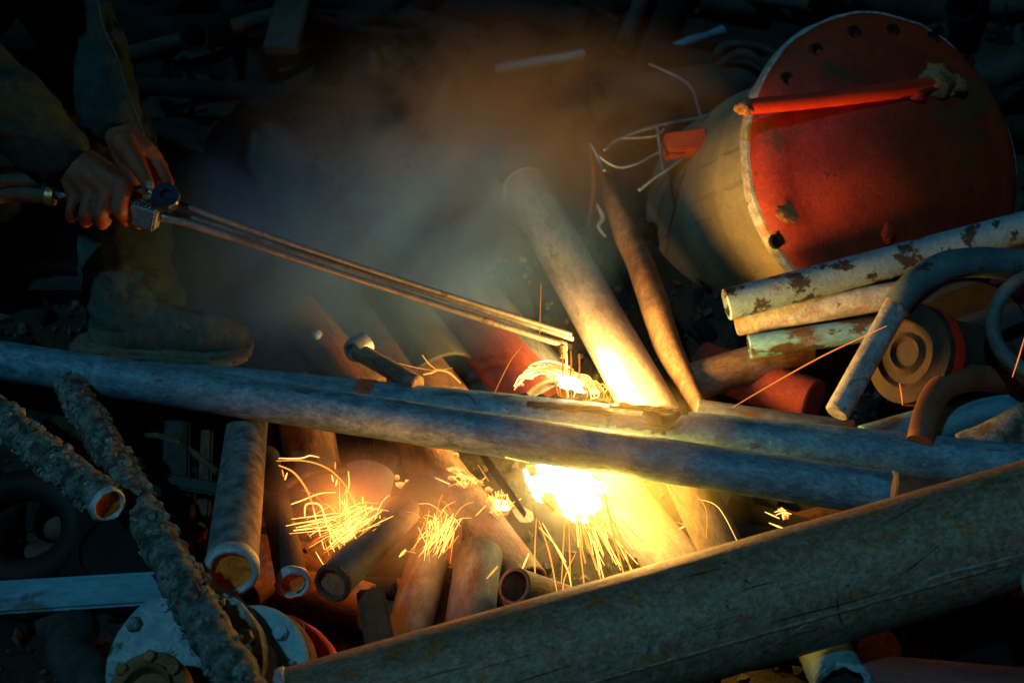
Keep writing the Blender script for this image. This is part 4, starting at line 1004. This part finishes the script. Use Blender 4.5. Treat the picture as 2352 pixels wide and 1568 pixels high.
# right hand: a fist closed over the handle, seen from its back
kn_r = {'index': (284, 428, 2.035), 'middle': (247, 440, 2.030), 'ring': (210, 446, 2.034), 'pinky': (176, 448, 2.045)}
for k, (u, v, d) in kn_r.items(): hands.append(c_((*W_R, .027), ((W_R[0] + u) / 2 + 4, (W_R[1] + v) / 2, d + .008, .022), (u, v, d + .004, .0155)))
hands.append(c_((*W_R, .026), (195, 372, 2.07, .024), (235, 395, 2.065, .021), (268, 415, 2.06, .017)))
hands.append(c_((284, 428, 2.037, .0145), (276, 484, 2.030, .0118), (286, 504, 2.055, .0108), (296, 494, 2.085, .0095)))
hands.append(c_((247, 440, 2.032, .0145), (232, 492, 2.026, .0118), (234, 514, 2.048, .0108), (244, 506, 2.082, .0095)))
hands.append(c_((210, 446, 2.036, .0140), (196, 490, 2.032, .0112), (196, 510, 2.052, .0104), (206, 504, 2.084, .0092)))
hands.append(c_((176, 448, 2.046, .0130), (164, 482, 2.044, .0100), (162, 500, 2.060, .0092), (170, 496, 2.088, .0082)))
hands.append(c_((190, 375, 2.10, .020), (245, 420, 2.115, .0145), (290, 455, 2.11, .0125), (318, 468, 2.10, .0105)))
# left hand: behind the block, thumb on the valve, finger tips showing below
hands.append(c_((*W_L, .028), (300, 325, 2.18, .026), (335, 350, 2.17, .020), (352, 362, 2.17, .0155)))
hands.append(c_((*W_L, .026), (285, 345, 2.165, .024), (300, 385, 2.16, .020), (310, 410, 2.16, .016)))
hands.append(c_((285, 330, 2.15, .022), (312, 372, 2.125, .0165), (330, 402, 2.105, .0128), (342, 428, 2.085, .0108)))
hands.append(c_((350, 358, 2.175, .0150), (372, 392, 2.165, .0118), (386, 420, 2.150, .0105), (388, 438, 2.130, .0090)))
for u, dv in ((290, 0), (317, 6), (345, 2)):
    hands.append(c_((u + 22, 385, 2.185, .0150), (u + 14, 440, 2.175, .0120), (u + 4, 488, 2.145, .0108), (u, 509 + dv, 2.105, .0098), (u - 3, 504 + dv, 2.085, .0085)))
bodyc = [c_((*hip, .135), (-240, 20, 2.30, .13), (-120, -140, 2.22, .13), (*neck, .065)),
         c_((*sh_r, .065), (*neck, .06), (*sh_l, .065)), c_((*neck, .055), (10, -330, 2.2, .052)),
         c_((20, -400, 2.2, .085), (45, -395, 2.2, .082), (55, -360, 2.2, .065)),
         c_((62, -395, 2.2, .07), (112, -382, 2.2, .014)),
         c_((*sh_r, .055), (-150, 120, 1.98, .043), (*W_R, .026)), c_((*sh_l, .055), (140, 20, 2.30, .043), (*W_L, .026)),
         c_((*hip, .09), (230, 300, 2.34, .06), (285, 530, 2.33, .052), (284, 720, 2.33, .036), (290, 750, 2.33, .033)),
         c_((-330, 220, 2.5, .09), (-60, 430, 2.52, .06), (-240, 560, 2.55, .05), (-400, 720, 2.6, .035))]
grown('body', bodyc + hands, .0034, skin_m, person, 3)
for (u, v, d, r, nx) in ((344, 424, 2.072, .0070, .2),):
    blob('thumbnail', None, r, nail_m, person, (1.25, .85, .3), .05, 2, mw=frame(P(u, v, d), CAMV(.1, .55, .8)))
def wr(amp, sc, ax):
    def f(p):
        q = Vector((p.dot(ax) * sc * 2.4, p.x * sc * .5 + p.y * sc * .4, p.z * sc * .7))
        n_ = noise.noise(q) + .5 * noise.noise(q * 2.1 + Vector((4, 0, 0)))
        return amp * (1 - abs(n_) * 2.2) * .6 + amp * .5 * noise.noise(p * 40)
    return f
jr = c_((-130, -150, 2.02, .098), (-150, 110, 1.99, .074), (10, 240, 2.02, .068), (128, 346, 2.055, .052))
jl = c_((110, -230, 2.36, .098), (140, 0, 2.31, .078), (200, 120, 2.26, .070), (256, 268, 2.205, .050))
torso = c_((*hip, .165), (-240, 20, 2.30, .165), (-120, -140, 2.22, .16), (-50, -230, 2.20, .10))
grown('jacket', [jr, jl, torso, c_((*sh_r, .095), (-40, -190, 2.20, .12), (*sh_l, .095))], .0055, jacket_m, person, 5, wr(.007, 9, Vector((.3, .2, 1))))
tag(tube('sleeve_rim_light', [P(222, -20, 2.22), P(236, 60, 2.20), P(268, 130, 2.185), (P(285, 190, 2.17)), P(306, 250, 2.16), P(330, 308, 2.155)], .0065, trouser_m, person, flat=.35, lump=.001), 'pale strip painted as rim light down the left sleeve edge')  # rim light from the smoke glow, built as a strip of paler cloth
tr = [c_((*hip, .15), (-40, 240, 2.36, .115), (230, 300, 2.36, .088), (285, 420, 2.355, .080), (288, 530, 2.35, .082), (292, 640, 2.345, .080), (290, 725, 2.34, .070)),
      c_((380, 690, 2.34, .035), (330, 640, 2.34, .06), (290, 600, 2.34, .07)),
      c_((-330, 220, 2.5, .14), (-60, 430, 2.54, .09), (-240, 560, 2.58, .08), (-400, 740, 2.62, .06))]
grown('trousers', tr, .0055, trouser_m, person, 5, wr(.009, 8, Vector((.5, .1, .8))))
def boot(parent, dx=0, dv=0, dd=0):
    q = lambda u, v, d, r: (u + dx, v + dv, d + dd, r)
    up_ = [c_(q(300, 725, 2.33, .058), q(285, 770, 2.33, .050), q(250, 780, 2.33, .042)), c_(q(290, 765, 2.33, .050), q(400, 762, 2.32, .048), q(480, 772, 2.31, .042), q(535, 783, 2.31, .034)),
           c_(q(320, 735, 2.33, .055), q(430, 770, 2.32, .046))]
    b = grown('boot', up_, .005, boot_m, parent, 6, wr(.003, 12, Vector((1, 0, .3))))
    me_pts = [(176, 782, .050), (200, 790, .056), (250, 798, .054), (300, 797, .044), (350, 796, .044), (420, 804, .052), (490, 806, .054), (545, 803, .046), (578, 797, .026)]
    vs, fs = [], []
    for (u, v, w) in me_pts:
        c = P(u + dx, v + dv, 2.315 + dd)
        hh = .019 if u < 290 or u > 370 else .012
        for sy, sz in ((-1, -1), (-1, 1), (1, 1), (1, -1)):
            vs.append(c + Vector((0, sy * w, 0)) + Vector((0, 0, sz * hh * .75)))
    for i in range(len(me_pts) - 1):
        for k in range(4): fs.append((i * 4 + k, i * 4 + (k + 1) % 4, i * 4 + 4 + (k + 1) % 4, i * 4 + 4 + k))
    fs.append((3, 2, 1, 0)); n_ = (len(me_pts) - 1) * 4; fs.append((n_, n_ + 1, n_ + 2, n_ + 3))
    bm = bmesh.new(); o0 = vs[0].copy()
    me = mesh_from('sole', [(vs, fs)], o0); bm.from_mesh(me)
    bmesh.ops.bevel(bm, geom=bm.edges, offset=.006, segments=2, affect='EDGES', clamp_overlap=True)
    bmesh.ops.subdivide_edges(bm, edges=bm.edges, cuts=2, use_grid_fill=True)
    for v in bm.verts: v.co += Vector((0, -.003, .002)) * noise.noise(v.co * 70) + Vector((0, 0, .003)) * noise.noise(v.co * 30)
    bm.to_mesh(me); bm.free()
    link('sole', me, sole_m, b, mw=Matrix.Translation(o0), smooth=40)
    for k, (u, v) in enumerate(((402, 742), (428, 750), (452, 756))):
        lc = [P(u + dx - 6, v + dv - 2, 2.275 + dd), P(u + dx + 6, v + dv + 8, 2.268 + dd)]
        tube('lace', lc, .0035, sole_m, b, 6)
boot(person)
boot(person, -690, -20, .30)
grown('hair', [c_((0, -440, 2.22, .075), (30, -440, 2.2, .080)), c_((-5, -410, 2.22, .075), (-10, -370, 2.22, .06))], .007, hair_m, person, 3, wr(.006, 20, Vector((0, 0, 1))))
for s in (-.032, .032):
    blob('eye', None, .011, galv, person, (1, 1, 1), 0, 1, mw=Matrix.Translation(P(100, -402, 2.2 + s)))
    blob('ear', None, .028, skin_m, person, (.5, .3, 1), .1, 1, mw=Matrix.Translation(P(30, -390, 2.2 + s * 2.7)))
blob('mouth', None, .018, metal('lips', (.2, .07, .05), (.22, .08, .06), (.15, .05, .04), rust=.3, metallic=0), person, (.5, 1, .3), .1, 1, mw=Matrix.Translation(P(96, -352, 2.2)))

# ------------------------------------------------------------------ smoke drifting up from the cut, and haze added as bloom
def smoke(label, c, size, dens, col, noise_scale, lo, hi, seed, rot=None):
    bm = bmesh.new(); bmesh.ops.create_icosphere(bm, subdivisions=3, radius=1.0)
    me = bpy.data.meshes.new('smoke'); bm.to_mesh(me); bm.free()
    m = bpy.data.materials.new('smoke_and_bloom_haze'); m.use_nodes = True
    nt = m.node_tree; N, L = nt.nodes.new, nt.links.new
    nt.nodes.remove(nt.nodes['Principled BSDF'])
    pv = N('ShaderNodeVolumePrincipled'); pv.inputs['Color'].default_value = (*col, 1); pv.inputs['Anisotropy'].default_value = .25
    tc, mp, n = N('ShaderNodeTexCoord'), N('ShaderNodeMapping'), N('ShaderNodeTexNoise')
    mp.inputs['Location'].default_value = (seed, seed * 2, 0); mp.inputs['Scale'].default_value = (size[0], size[1], size[2])
    n.inputs['Scale'].default_value = noise_scale; n.inputs['Detail'].default_value = 4; n.inputs['Distortion'].default_value = 1.6
    L(tc.outputs['Object'], mp.inputs['Vector']); L(mp.outputs[0], n.inputs['Vector'])
    mr = N('ShaderNodeMapRange'); mr.interpolation_type = 'SMOOTHSTEP'; mr.inputs[1].default_value = lo; mr.inputs[2].default_value = hi
    L(n.outputs['Fac'], mr.inputs[0])
    ln = N('ShaderNodeVectorMath'); ln.operation = 'LENGTH'; L(tc.outputs['Object'], ln.inputs[0])
    fo = N('ShaderNodeMapRange'); fo.interpolation_type = 'SMOOTHSTEP'; fo.inputs[1].default_value = 1.0; fo.inputs[2].default_value = .15
    L(ln.outputs['Value'], fo.inputs[0])
    mu, mu2 = N('ShaderNodeMath'), N('ShaderNodeMath'); mu.operation = mu2.operation = 'MULTIPLY'
    L(mr.outputs[0], mu.inputs[0]); L(fo.outputs[0], mu.inputs[1]); L(mu.outputs[0], mu2.inputs[0]); mu2.inputs[1].default_value = dens
    L(mu2.outputs[0], pv.inputs['Density']); L(pv.outputs[0], nt.nodes['Material Output'].inputs['Volume'])
    me.materials.append(m)
    o = bpy.data.objects.new('smoke', me); C.objects.link(o)
    o.location = c; o.scale = size
    if rot: o.rotation_euler = rot
    return tag(o, label, kind='stuff')
smoke('blue-grey smoke drifting left above the torch', P(790, 570, 2.40), (.62, .30, .31), 7.5, (.20, .44, 1.0), 3.0, .34, .64, 1.3, (0, R(-10), 0))
smoke('brown smoke rising behind the upright pipe', P(1120, 330, 2.80), (.80, .26, .34), 3.4, (1.0, .76, .50), 3.0, .36, .62, 4.1)
smoke('fume lit and tinted yellow hanging in the pit under the long pipes', P(1400, 1110, 2.06), (.26, .16, .20), 3.6, (1.0, .86, .45), 4.0, .28, .68, 7.7)  # yellow halo of the pool put partly into the fume colour
smoke('dense haze added as bloom round the molten pool', P(1310, 1105, 2.12), (.12, .09, .10), 9.0, (1.0, .86, .45), 9.0, .25, .68, 3.7)  # added volume that stands in for bloom at the white-hot metal
smoke('thin haze added as bloom round the two heaps of sparks', P(900, 1180, 1.97), (.26, .11, .14), 6.0, (.9, .85, .8), 4.0, .28, .68, 2.7)  # added volume that stands in for the orange halo of the sparks
